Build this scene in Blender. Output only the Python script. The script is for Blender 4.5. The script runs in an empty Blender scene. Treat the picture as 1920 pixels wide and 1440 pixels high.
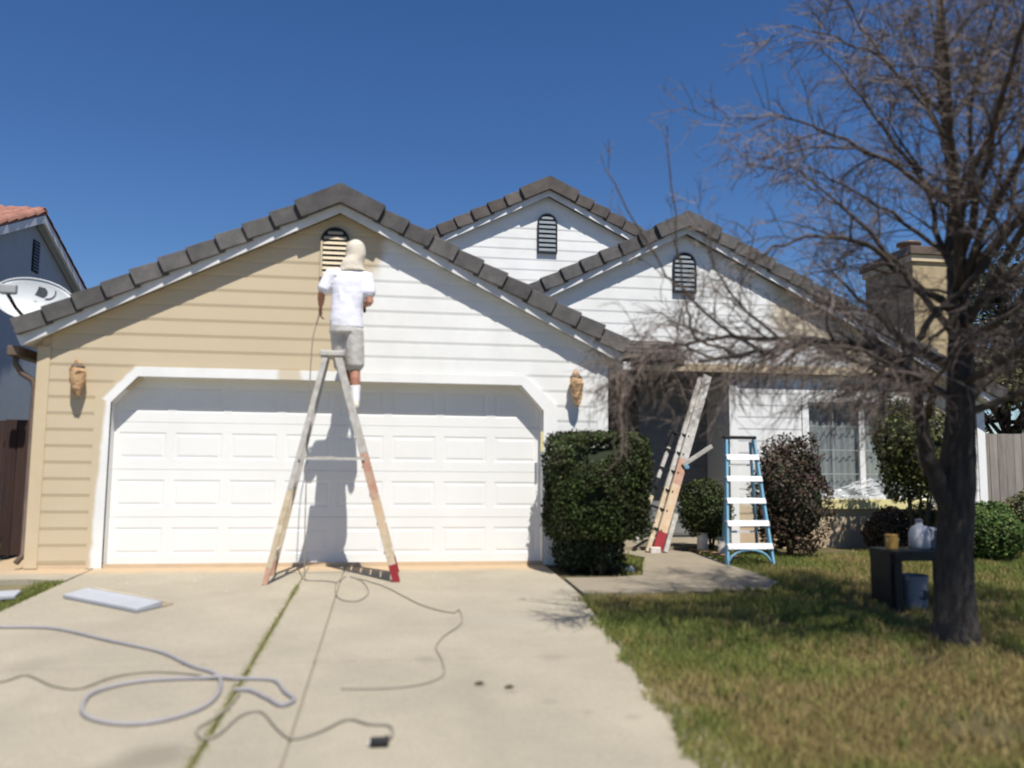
import bpy, bmesh, math, random
import numpy as np
from mathutils import Vector, Matrix, Quaternion
SC = bpy.context.scene
COL = SC.collection
R = math.radians
rnd = random.Random(7)

# ------------------------------------------------------------------ camera, sky, sun, exposure
cam = bpy.data.cameras.new('camera'); camo = bpy.data.objects.new('camera', cam); COL.objects.link(camo)
CX, CY, CZ, YAW, PIT, ROL, FPX = 0.6038, -9.8281, 1.1152, 0.14725, 0.10134, 0.00859, 1566.6
fw = Vector((math.sin(YAW)*math.cos(PIT), math.cos(YAW)*math.cos(PIT), math.sin(PIT)))
r0 = Vector((math.cos(YAW), -math.sin(YAW), 0)); u0 = r0.cross(fw)
rr = r0*math.cos(ROL) + u0*math.sin(ROL); uu = -r0*math.sin(ROL) + u0*math.cos(ROL)
M = Matrix((rr, uu, -fw)).transposed().to_4x4(); M.translation = Vector((CX, CY, CZ))
camo.matrix_world = M
cam.sensor_width = 36.0; cam.lens = FPX/1920*36
cam.clip_end = 2000; cam.clip_start = 0.05
cam.dof.use_dof = True; cam.dof.focus_distance = 80.0; cam.dof.aperture_fstop = 1.05
SC.camera = camo

SUN_EL, SUN_AZ = R(62.0), R(170.0)          # azimuth clockwise from +Y
w = bpy.data.worlds.new('World'); SC.world = w; w.use_nodes = True
nt = w.node_tree; bg = nt.nodes['Background']
sky = nt.nodes.new('ShaderNodeTexSky'); sky.sky_type = 'NISHITA'; sky.sun_disc = False
sky.sun_elevation = SUN_EL; sky.sun_rotation = SUN_AZ; sky.air_density = 1.0; sky.dust_density = 0.0; sky.ozone_density = 5.0
hs = nt.nodes.new('ShaderNodeHueSaturation'); hs.inputs['Saturation'].default_value = 1.2; hs.inputs['Hue'].default_value = 0.508
nt.links.new(sky.outputs[0], hs.inputs['Color']); nt.links.new(hs.outputs[0], bg.inputs[0]); bg.inputs[1].default_value = 0.075
sl = bpy.data.lights.new('sun', 'SUN'); sl.energy = 5.0; sl.angle = R(0.53); sl.color = (1.0, 0.955, 0.88)
so = bpy.data.objects.new('sun', sl); COL.objects.link(so)
S = Vector((math.cos(SUN_EL)*math.sin(SUN_AZ), math.cos(SUN_EL)*math.cos(SUN_AZ), math.sin(SUN_EL)))
so.rotation_mode = 'QUATERNION'; so.rotation_quaternion = S.to_track_quat('Z', 'Y'); so.location = (5, -20, 30)
vs = SC.view_settings; vs.view_transform = 'Standard'; vs.look = 'None'; vs.gamma = 1; vs.use_curve_mapping = False
vs.exposure = 0.42

# ------------------------------------------------------------------ materials
def mat(name, c1, c2=None, scale=6.0, rough=0.7, bump=0.0, bscale=60.0, spec=0.3, stretch=(1, 1, 1), detail=6.0, island=0.0, metal=0.0, hue=None):
    m = bpy.data.materials.new(name); m.use_nodes = True; n = m.node_tree.nodes; l = m.node_tree.links
    p = n['Principled BSDF']; p.inputs['Roughness'].default_value = rough; p.inputs['Specular IOR Level'].default_value = spec
    p.inputs['Metallic'].default_value = metal
    tc = n.new('ShaderNodeNewGeometry'); mp = n.new('ShaderNodeMapping'); mp.inputs['Scale'].default_value = stretch
    l.new(tc.outputs['Position'], mp.inputs[0])
    c2 = c2 or tuple(x*0.86 for x in c1)
    ns = n.new('ShaderNodeTexNoise'); ns.inputs['Scale'].default_value = scale; ns.inputs['Detail'].default_value = detail
    ns.inputs['Roughness'].default_value = 0.65
    l.new(mp.outputs[0], ns.inputs[0])
    rp = n.new('ShaderNodeMapRange'); rp.inputs[1].default_value = 0.33; rp.inputs[2].default_value = 0.67
    l.new(ns.outputs[0], rp.inputs[0])
    mx = n.new('ShaderNodeMix'); mx.data_type = 'RGBA'; mx.inputs[6].default_value = (*c1, 1); mx.inputs[7].default_value = (*c2, 1)
    l.new(rp.outputs[0], mx.inputs[0])
    out = mx.outputs[2]
    if island > 0:
        ri = n.new('ShaderNodeMapRange'); ri.inputs[3].default_value = 1-island; ri.inputs[4].default_value = 1+island
        l.new(tc.outputs['Random Per Island'], ri.inputs[0])
        hv = n.new('ShaderNodeHueSaturation'); l.new(ri.outputs[0], hv.inputs['Value']); l.new(out, hv.inputs['Color'])
        if hue:
            rh = n.new('ShaderNodeMapRange'); rh.inputs[3].default_value = 0.5-hue; rh.inputs[4].default_value = 0.5+hue
            ma = n.new('ShaderNodeMath'); ma.operation = 'MULTIPLY'; ma.inputs[1].default_value = 7.31
            fr = n.new('ShaderNodeMath'); fr.operation = 'FRACT'
            l.new(tc.outputs['Random Per Island'], ma.inputs[0]); l.new(ma.outputs[0], fr.inputs[0]); l.new(fr.outputs[0], rh.inputs[0]); l.new(rh.outputs[0], hv.inputs['Hue'])
        out = hv.outputs[0]
    l.new(out, p.inputs['Base Color'])
    if bump > 0:
        nb = n.new('ShaderNodeTexNoise'); nb.inputs['Scale'].default_value = bscale; nb.inputs['Detail'].default_value = 5
        l.new(mp.outputs[0], nb.inputs[0]); b = n.new('ShaderNodeBump'); b.inputs['Strength'].default_value = bump; b.inputs['Distance'].default_value = 0.02
        l.new(nb.outputs[0], b.inputs['Height']); l.new(b.outputs[0], p.inputs['Normal'])
    m['out'] = mx.name
    return m

WHITE = (0.775, 0.775, 0.755); TAN = (0.56, 0.465, 0.322)
def paint_mat(name, kind):
    """fresh white paint sprayed over old tan paint; where each lies is a soft sprayed boundary"""
    m = mat(name, WHITE, (0.70, 0.70, 0.678), 2.2, 0.55, 0.06, 90, 0.3)
    n = m.node_tree.nodes; l = m.node_tree.links; p = n['Principled BSDF']
    white = n[m['out']].outputs[2]
    geo = n.new('ShaderNodeNewGeometry'); sp = n.new('ShaderNodeSeparateXYZ'); l.new(geo.outputs['Position'], sp.inputs[0])
    def math_(op, a, b=None, clamp=False):
        x = n.new('ShaderNodeMath'); x.operation = op; x.use_clamp = clamp
        for i, v in enumerate((a, b)):
            if v is None: continue
            if isinstance(v, (int, float)): x.inputs[i].default_value = v
            else: l.new(v, x.inputs[i])
        return x.outputs[0]
    def noise(sc, det=3.0):
        t = n.new('ShaderNodeTexNoise'); t.inputs['Scale'].default_value = sc; t.inputs['Detail'].default_value = det
        l.new(geo.outputs['Position'], t.inputs[0]); return math_('SUBTRACT', t.outputs[0], 0.5)
    def step(v, lo, hi):
        r = n.new('ShaderNodeMapRange'); r.interpolation_type = 'SMOOTHSTEP'; r.inputs[1].default_value = lo; r.inputs[2].default_value = hi
        l.new(v, r.inputs[0]); return r.outputs[0]
    X, Z = sp.outputs[0], sp.outputs[2]
    if kind == 'garage':        # white to the right of a soft line, which leans right near the peak
        zz = math_('MULTIPLY', math_('MAXIMUM', math_('SUBTRACT', Z, 3.05), 0), 0.42)
        v = math_('SUBTRACT', X, math_('ADD', math_('MULTIPLY', noise(3.5), 0.35), zz))
        fac = step(v, 0.10, 0.34)
    elif kind == 'trim':        # opening casing: sprayed but for a stretch of the header
        v = math_('ADD', X, math_('MULTIPLY', noise(6), 0.12))
        gap = math_('MULTIPLY', step(v, -0.68, -0.62), math_('SUBTRACT', 1.0, step(v, -0.42, -0.36)))
        dd = math_('ADD', math_('MULTIPLY', math_('ADD', X, 2.44), -0.7375), math_('MULTIPLY', math_('SUBTRACT', Z, 1.815), 0.675))
        fac = math_('MULTIPLY', math_('SUBTRACT', 1.0, math_('MULTIPLY', gap, 0.8)), math_('SUBTRACT', 1.0, step(math_('ADD', dd, math_('MULTIPLY', noise(6), 0.05)), 0.075, 0.115)))
    elif kind == 'jamb':        # left upright: white along the opening, tan outside it
        v = math_('ADD', math_('ADD', X, math_('MULTIPLY', math_('SUBTRACT', 1.8, Z), 0.035)), math_('MULTIPLY', noise(5), 0.07))
        fac = step(v, -2.525, -2.475)
    elif kind == 'wing':        # tan left near the ground, patches under the right-hand rake
        v = math_('ADD', Z, math_('MULTIPLY', noise(4), 0.16))
        lowz = step(v, 0.56, 0.68)
        d = math_('ADD', math_('ADD', Z, math_('MULTIPLY', X, 0.5)), math_('MULTIPLY', noise(2.2), 0.5))
        pt = math_('MULTIPLY', step(d, 6.42, 6.6), step(X, 6.2, 6.5))
        fac = math_('MULTIPLY', lowz, math_('SUBTRACT', 1.0, math_('MULTIPLY', pt, 0.85)))
    else:                       # gable 2: faint tan left under its right rake
        d = math_('ADD', math_('ADD', Z, math_('MULTIPLY', X, 0.5)), math_('MULTIPLY', noise(2.2), 0.4))
        pt = math_('MULTIPLY', step(d, 7.28, 7.5), step(X, 4.0, 4.5))
        fac = math_('SUBTRACT', 1.0, math_('MULTIPLY', pt, 0.45))
    tn = n.new('ShaderNodeTexNoise'); tn.inputs['Scale'].default_value = 1.7; tn.inputs['Detail'].default_value = 6
    l.new(geo.outputs['Position'], tn.inputs[0])
    tm = n.new('ShaderNodeMix'); tm.data_type = 'RGBA'; tm.inputs[6].default_value = (*TAN, 1); tm.inputs[7].default_value = (0.50, 0.412, 0.282, 1)
    l.new(tn.outputs[0], tm.inputs[0])
    mx = n.new('ShaderNodeMix'); mx.data_type = 'RGBA'
    l.new(fac, mx.inputs[0]); l.new(tm.outputs[2], mx.inputs[6]); l.new(white, mx.inputs[7]); l.new(mx.outputs[2], p.inputs['Base Color'])
    return m

def vary(m, amt):
    """each object its own shade, as tiles and boards have"""
    n = m.node_tree.nodes; l = m.node_tree.links; p = n['Principled BSDF']; src = p.inputs['Base Color'].links[0].from_socket
    oi = n.new('ShaderNodeObjectInfo'); r = n.new('ShaderNodeMapRange'); r.inputs[3].default_value = 1-amt; r.inputs[4].default_value = 1+amt; l.new(oi.outputs['Random'], r.inputs[0])
    h = n.new('ShaderNodeHueSaturation'); l.new(r.outputs[0], h.inputs['Value']); l.new(src, h.inputs['Color']); l.new(h.outputs[0], p.inputs['Base Color'])
M_ = {}
M_['sid_g'] = paint_mat('garage_siding_paint', 'garage')
M_['sid_w'] = paint_mat('wing_siding_paint', 'wing')
M_['sid_2'] = paint_mat('rear_gable_paint', 'rear')
M_['trim'] = paint_mat('casing_paint', 'trim'); M_['jamb'] = paint_mat('left_casing_paint', 'jamb')
M_['white'] = mat('white_paint', WHITE, (0.75, 0.75, 0.73), 4, 0.5, 0.05)
M_['door'] = mat('garage_door_paint', (0.765, 0.765, 0.745), (0.73, 0.728, 0.705), 2, 0.45, 0.03, 200)
M_['tan'] = mat('tan_paint', TAN, (0.52, 0.41, 0.26), 2, 0.6, 0.06)
M_['fascia'] = mat('fascia_paint', (0.74, 0.74, 0.73), (0.60, 0.60, 0.59), 5, 0.55, 0.05)
M_['tile'] = mat('concrete_tile', (0.124, 0.116, 0.112), (0.070, 0.067, 0.066), 6, 0.85, 0.35, 120); vary(M_['tile'], 0.22)
M_['tile2'] = mat('concrete_tile_brownish', (0.128, 0.108, 0.098), (0.074, 0.065, 0.060), 6, 0.85, 0.35, 120); vary(M_['tile2'], 0.22)
M_['clay'] = mat('clay_tile', (0.34, 0.165, 0.12), (0.22, 0.10, 0.075), 4, 0.8, 0.2, 80)
M_['blueg'] = mat('blue_grey_stucco', (0.38, 0.43, 0.475), (0.34, 0.385, 0.43), 3, 0.85, 0.3, 150)
M_['vent'] = mat('vent_grey', (0.16, 0.19, 0.22), (0.13, 0.155, 0.18), 8, 0.6)
M_['ventd'] = mat('vent_dark', (0.018, 0.024, 0.034), None, 8, 0.7)
M_['dark'] = mat('dark_interior', (0.012, 0.013, 0.016), None, 4, 0.5)
M_['black'] = mat('black_plastic', (0.018, 0.019, 0.021), None, 8, 0.45)
M_['doorw'] = mat('front_door_paint', (0.035, 0.036, 0.042), None, 4, 0.35)
M_['gut'] = mat('gutter_brown', (0.16, 0.115, 0.085), (0.10, 0.075, 0.06), 6, 0.5)
M_['paper'] = mat('masking_paper', (0.60, 0.40, 0.22), (0.30, 0.175, 0.09), 9, 0.8, 0.6, 28)
M_['tape'] = mat('masking_tape', (0.74, 0.66, 0.32), None, 12, 0.6)
M_['fenced'] = mat('dark_stained_boards', (0.050, 0.026, 0.020), (0.032, 0.018, 0.015), 3, 0.8, 0.3, 30, stretch=(6, 6, 0.6))
M_['fenceg'] = mat('weathered_boards', (0.30, 0.27, 0.235), (0.19, 0.17, 0.15), 3, 0.85, 0.3, 30, stretch=(7, 7, 0.6)); vary(M_['fenceg'], 0.14); vary(M_['fenced'], 0.2)
M_['bark'] = mat('bark', (0.070, 0.060, 0.053), (0.026, 0.023, 0.021), 9, 0.9, 0.9, 40, stretch=(3, 3, 0.55))
M_['branch'] = mat('branch_bark', (0.105, 0.082, 0.060), (0.048, 0.039, 0.032), 12, 0.9, 0.4, 60)
M_['twig'] = mat('twig_bark', (0.200, 0.158, 0.132), (0.105, 0.082, 0.070), 5, 0.85, island=0.35)
M_['hedge'] = mat('hedge_leaf', (0.042, 0.068, 0.017), (0.034, 0.033, 0.016), 4, 0.65, spec=0.15, island=0.5, hue=0.03)
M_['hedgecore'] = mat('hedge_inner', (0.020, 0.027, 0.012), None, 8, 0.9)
M_['reds'] = mat('dark_red_leaf', (0.085, 0.052, 0.036), (0.045, 0.038, 0.022), 6, 0.6, island=0.6, hue=0.05)
M_['tallb'] = mat('tall_shrub_leaf', (0.100, 0.098, 0.030), (0.056, 0.072, 0.020), 4, 0.6, spec=0.2, island=0.55, hue=0.04)
M_['roundb'] = mat('round_shrub_leaf', (0.080, 0.125, 0.028), (0.050, 0.088, 0.020), 5, 0.6, spec=0.2, island=0.45, hue=0.03)
M_['olive'] = mat('olive_leaf', (0.120, 0.112, 0.040), (0.070, 0.075, 0.028), 3, 0.6, island=0.5, hue=0.03)
M_['dkgreen'] = mat('evergreen_leaf', (0.035, 0.050, 0.022), (0.022, 0.034, 0.016), 3, 0.6, island=0.5)
M_['stem'] = mat('shrub_stem', (0.09, 0.07, 0.05), None, 10, 0.9)
M_['alu'] = mat('aluminium_step', (0.78, 0.78, 0.77), (0.66, 0.66, 0.65), 8, 0.42, metal=0.35)
M_['blue'] = mat('blue_fibreglass', (0.14, 0.33, 0.47), (0.19, 0.36, 0.48), 6, 0.5)
M_['railg'] = mat('paint_spattered_rail', (0.52, 0.50, 0.46), (0.33, 0.31, 0.28), 14, 0.6, 0.1)
M_['railt'] = mat('spattered_tan_rail', (0.58, 0.50, 0.37), (0.40, 0.31, 0.20), 12, 0.6, 0.1)
M_['railr'] = mat('worn_red_rail', (0.40, 0.19, 0.13), (0.47, 0.34, 0.25), 10, 0.6, 0.1)
M_['railo'] = mat('worn_orange_rail', (0.52, 0.35, 0.21), (0.55, 0.46, 0.34), 8, 0.6, 0.1)
M_['foot'] = mat('red_ladder_foot', (0.28, 0.028, 0.035), None, 8, 0.5)
M_['skin'] = mat('skin', (0.40, 0.20, 0.135), (0.34, 0.16, 0.105), 10, 0.55, 0.05)
M_['shirt'] = mat('white_cotton', (0.78, 0.78, 0.85), (0.74, 0.74, 0.81), 7, 0.9, 0.8, 9)
M_['short'] = mat('grey_beige_cotton', (0.40, 0.375, 0.345), (0.58, 0.56, 0.54), 7, 0.9, 0.5, 16)
M_['hood'] = mat('cream_hood', (0.66, 0.60, 0.50), (0.56, 0.50, 0.41), 9, 0.9, 0.5, 22)
M_['sock'] = mat('white_sock', (0.80, 0.80, 0.82), None, 10, 0.9)
M_['shoe'] = mat('spattered_shoe', (0.66, 0.62, 0.56), (0.42, 0.38, 0.33), 16, 0.7)
M_['hose1'] = mat('grey_blue_hose', (0.22, 0.212, 0.235), (0.30, 0.285, 0.285), 3, 0.55)
M_['hose2'] = mat('tan_grey_hose', (0.235, 0.21, 0.155), (0.285, 0.255, 0.195), 3, 0.6)
M_['hose3'] = mat('grey_hose', (0.205, 0.188, 0.15), (0.265, 0.24, 0.19), 3, 0.6)
M_['dish'] = mat('dish_grey', (0.56, 0.58, 0.59), (0.50, 0.52, 0.53), 3, 0.4)
M_['lnb'] = mat('lnb_grey', (0.36, 0.37, 0.37), None, 5, 0.5)
M_['ink'] = mat('dark_print', (0.05, 0.055, 0.065), None, 5, 0.6)
M_['grey'] = mat('grey_bucket', (0.20, 0.215, 0.25), (0.16, 0.175, 0.20), 6, 0.5)
M_['lgrey'] = mat('pale_grey_plastic', (0.50, 0.51, 0.56), (0.40, 0.41, 0.45), 14, 0.5)
M_['yellow'] = mat('ochre_can', (0.40, 0.24, 0.06), None, 6, 0.5)
M_['boardw'] = mat('pale_board', (0.38, 0.395, 0.43), (0.33, 0.34, 0.37), 3, 0.6)
M_['boardt'] = mat('kraft_board', (0.62, 0.52, 0.38), None, 3, 0.7)
M_['wtin'] = mat('white_tin', (0.66, 0.64, 0.60), (0.46, 0.43, 0.38), 12, 0.6)
M_['brick'] = mat('edging_brick', (0.42, 0.24, 0.15), (0.30, 0.17, 0.11), 14, 0.9, 0.4, 60)
M_['found'] = mat('overspray_concrete', (0.58, 0.44, 0.29), (0.50, 0.39, 0.27), 4, 0.85, 0.2, 60)
M_['curtain'] = mat('sheer_curtain', (0.46, 0.47, 0.47), (0.36, 0.37, 0.375), 3, 0.9, stretch=(9, 9, 0.5))
M_['leafbit'] = mat('dry_leaf', (0.10, 0.075, 0.045), None, 8, 0.9)
M_['weed'] = mat('weed', (0.105, 0.135, 0.035), (0.16, 0.16, 0.06), 8, 0.7, island=0.45, hue=0.03)

def glass_mat():
    m = bpy.data.materials.new('window_glass'); m.use_nodes = True; n = m.node_tree.nodes; l = m.node_tree.links
    n.remove(n['Principled BSDF']); o = n['Material Output']
    t = n.new('ShaderNodeBsdfTransparent'); t.inputs[0].default_value = (0.90, 0.92, 0.92, 1)
    g = n.new('ShaderNodeBsdfGlossy'); g.inputs['Roughness'].default_value = 0.03
    f = n.new('ShaderNodeLayerWeight'); pw_ = n.new('ShaderNodeMath'); pw_.operation = 'POWER'; pw_.inputs[1].default_value = 4; l.new(f.outputs['Facing'], pw_.inputs[0])
    a = n.new('ShaderNodeMath'); a.operation = 'MULTIPLY_ADD'; a.inputs[1].default_value = 0.9; a.inputs[2].default_value = 0.05; l.new(pw_.outputs[0], a.inputs[0])
    x = n.new('ShaderNodeMixShader'); l.new(a.outputs[0], x.inputs[0]); l.new(t.outputs[0], x.inputs[1]); l.new(g.outputs[0], x.inputs[2]); l.new(x.outputs[0], o.inputs[0])
    return m
M_['glass'] = glass_mat()
def film_mat():
    m = bpy.data.materials.new('plastic_film'); m.use_nodes = True; n = m.node_tree.nodes; l = m.node_tree.links
    p = n['Principled BSDF']; p.inputs['Base Color'].default_value = (0.7, 0.72, 0.74, 1); p.inputs['Roughness'].default_value = 0.2
    t = n.new('ShaderNodeBsdfTransparent'); x = n.new('ShaderNodeMixShader'); x.inputs[0].default_value = 0.45
    l.new(t.outputs[0], x.inputs[1]); l.new(p.outputs[0], x.inputs[2]); l.new(x.outputs[0], n['Material Output'].inputs[0]); return m
M_['film'] = film_mat()
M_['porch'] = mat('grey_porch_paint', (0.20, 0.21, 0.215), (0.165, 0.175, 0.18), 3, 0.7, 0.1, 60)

def concrete_mat():
    m = mat('driveway_concrete', (0.365, 0.324, 0.248), (0.285, 0.254, 0.197), 0.9, 0.9, 0.35, 140, 0.2, detail=10)
    n = m.node_tree.nodes; l = m.node_tree.links; p = n['Principled BSDF']; base = n[m['out']].outputs[2]
    geo = n.new('ShaderNodeNewGeometry')
    # fine speckle
    t = n.new('ShaderNodeTexNoise'); t.inputs['Scale'].default_value = 70; t.inputs['Detail'].default_value = 4; l.new(geo.outputs['Position'], t.inputs[0])
    r = n.new('ShaderNodeMapRange'); r.inputs[1].default_value = 0.3; r.inputs[2].default_value = 0.7; r.inputs[3].default_value = 0.86; r.inputs[4].default_value = 1.12
    l.new(t.outputs[0], r.inputs[0])
    m1 = n.new('ShaderNodeMix'); m1.data_type = 'RGBA'; m1.blend_type = 'MULTIPLY'; m1.inputs[0].default_value = 1
    l.new(base, m1.inputs[6]); l.new(r.outputs[0], m1.inputs[7]); cur = m1.outputs[2]
    def spot(c, rad, col, amt, sy=1.0, nz=0.35):
        nonlocal cur
        mp = n.new('ShaderNodeMapping'); mp.vector_type = 'POINT'; mp.inputs['Location'].default_value = (-c[0], -c[1]*sy, 0); mp.inputs['Scale'].default_value = (1, sy, 0)
        l.new(geo.outputs['Position'], mp.inputs[0])
        ln = n.new('ShaderNodeVectorMath'); ln.operation = 'LENGTH'; l.new(mp.outputs[0], ln.inputs[0])
        tn = n.new('ShaderNodeTexNoise'); tn.inputs['Scale'].default_value = 5; tn.inputs['Detail'].default_value = 5; l.new(geo.outputs['Position'], tn.inputs[0])
        ad = n.new('ShaderNodeMath'); ad.operation = 'MULTIPLY_ADD'; ad.inputs[1].default_value = rad*nz*2; l.new(tn.outputs[0], ad.inputs[0]); l.new(ln.outputs['Value'], ad.inputs[2])
        s = n.new('ShaderNodeMapRange'); s.interpolation_type = 'SMOOTHSTEP'; s.inputs[1].default_value = rad*1.5; s.inputs[2].default_value = rad*0.55; s.inputs[3].default_value = 0; s.inputs[4].default_value = amt
        l.new(ad.outputs[0], s.inputs[0])
        x = n.new('ShaderNodeMix'); x.data_type = 'RGBA'; l.new(s.outputs[0], x.inputs[0]); l.new(cur, x.inputs[6]); x.inputs[7].default_value = (*col, 1); cur = x.outputs[2]
    spot((-0.43, -5.62), 0.22, (0.20, 0.175, 0.14), 0.75)
    spot((-0.62, -5.9), 0.25, (0.20, 0.175, 0.14), 0.6)
    for k_ in range(14): spot((rnd.uniform(-2.2, 1.9), rnd.uniform(-1.6, -0.4)), rnd.uniform(.012, .03), (0.62, 0.58, 0.5), .7, 1.0, .5)
    spot((1.6, -2.9), 0.5, (0.33, 0.30, 0.245), 0.5, 2)
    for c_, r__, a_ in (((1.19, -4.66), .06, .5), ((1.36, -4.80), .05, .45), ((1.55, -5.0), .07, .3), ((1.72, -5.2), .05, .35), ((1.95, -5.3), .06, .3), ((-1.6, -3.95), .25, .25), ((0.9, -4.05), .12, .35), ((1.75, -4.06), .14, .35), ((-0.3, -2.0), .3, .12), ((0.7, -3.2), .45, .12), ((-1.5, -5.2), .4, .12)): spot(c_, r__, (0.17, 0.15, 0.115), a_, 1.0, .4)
    for x_ in (-1.35, 1.15): spot((x_, -5.2), 0.30, (0.235, 0.208, 0.160), 0.38, 0.12, 0.8)
    # overspray along the foot of the garage
    sp = n.new('ShaderNodeSeparateXYZ'); l.new(geo.outputs['Position'], sp.inputs[0])
    tn = n.new('ShaderNodeTexNoise'); tn.inputs['Scale'].default_value = 4; tn.inputs['Detail'].default_value = 4; l.new(geo.outputs['Position'], tn.inputs[0])
    ad = n.new('ShaderNodeMath'); ad.operation = 'MULTIPLY_ADD'; ad.inputs[1].default_value = 0.5; l.new(tn.outputs[0], ad.inputs[0]); l.new(sp.outputs[1], ad.inputs[2])
    s = n.new('ShaderNodeMapRange'); s.interpolation_type = 'SMOOTHSTEP'; s.inputs[1].default_value = -0.24; s.inputs[2].default_value = 0.08; s.inputs[4].default_value = 0.9
    l.new(ad.outputs[0], s.inputs[0])
    x = n.new('ShaderNodeMix'); x.data_type = 'RGBA'; l.new(s.outputs[0], x.inputs[0]); l.new(cur, x.inputs[6]); x.inputs[7].default_value = (0.44, 0.325, 0.205, 1); cur = x.outputs[2]
    l.new(cur, p.inputs['Base Color']); return m
M_['conc'] = concrete_mat()
M_['walk'] = mat('walkway_concrete', (0.275, 0.235, 0.172), (0.225, 0.192, 0.142), 2, 0.9, 0.35, 120, detail=10)
M_['lawn'] = mat('lawn_soil', (0.105, 0.078, 0.038), (0.060, 0.060, 0.022), 2.5, 0.95, 0.8, 60, detail=10)
M_['soil'] = mat('ground_soil', (0.20, 0.16, 0.10), (0.13, 0.12, 0.06), 1.5, 0.95, 0.5, 40)

def grass_mat():
    m = bpy.data.materials.new('grass_blade'); m.use_nodes = True; n = m.node_tree.nodes; l = m.node_tree.links
    p = n['Principled BSDF']; p.inputs['Roughness'].default_value = 0.65; p.inputs['Specular IOR Level'].default_value = 0.25
    g = n.new('ShaderNodeNewGeometry')
    at = n.new('ShaderNodeAttribute'); at.attribute_name = 'green'; at.attribute_type = 'GEOMETRY'
    a = n.new('ShaderNodeMath'); a.operation = 'MULTIPLY_ADD'; a.inputs[1].default_value = 0.55; a.inputs[2].default_value = -0.27; l.new(g.outputs['Random Per Island'], a.inputs[0])
    b = n.new('ShaderNodeMath'); b.operation = 'ADD'; b.use_clamp = True; l.new(a.outputs[0], b.inputs[0]); l.new(at.outputs['Fac'], b.inputs[1])
    cr = n.new('ShaderNodeValToRGB'); e = cr.color_ramp.elements
    e[0].position = 0.0; e[0].color = (0.31, 0.235, 0.098, 1); e[1].position = 1.0; e[1].color = (0.145, 0.185, 0.044, 1)
    for pos, c in ((0.33, (0.29, 0.25, 0.09, 1)), (0.55, (0.245, 0.24, 0.07, 1)), (0.78, (0.195, 0.205, 0.054, 1))):
        q = e.new(pos); q.color = c
    l.new(b.outputs[0], cr.inputs[0]); l.new(cr.outputs[0], p.inputs['Base Color'])
    tr = n.new('ShaderNodeBsdfTranslucent'); l.new(cr.outputs[0], tr.inputs[0]); x = n.new('ShaderNodeMixShader'); x.inputs[0].default_value = 0.25
    l.new(p.outputs[0], x.inputs[1]); l.new(tr.outputs[0], x.inputs[2]); l.new(x.outputs[0], n['Material Output'].inputs[0])
    return m
M_['grass'] = grass_mat()

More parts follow.
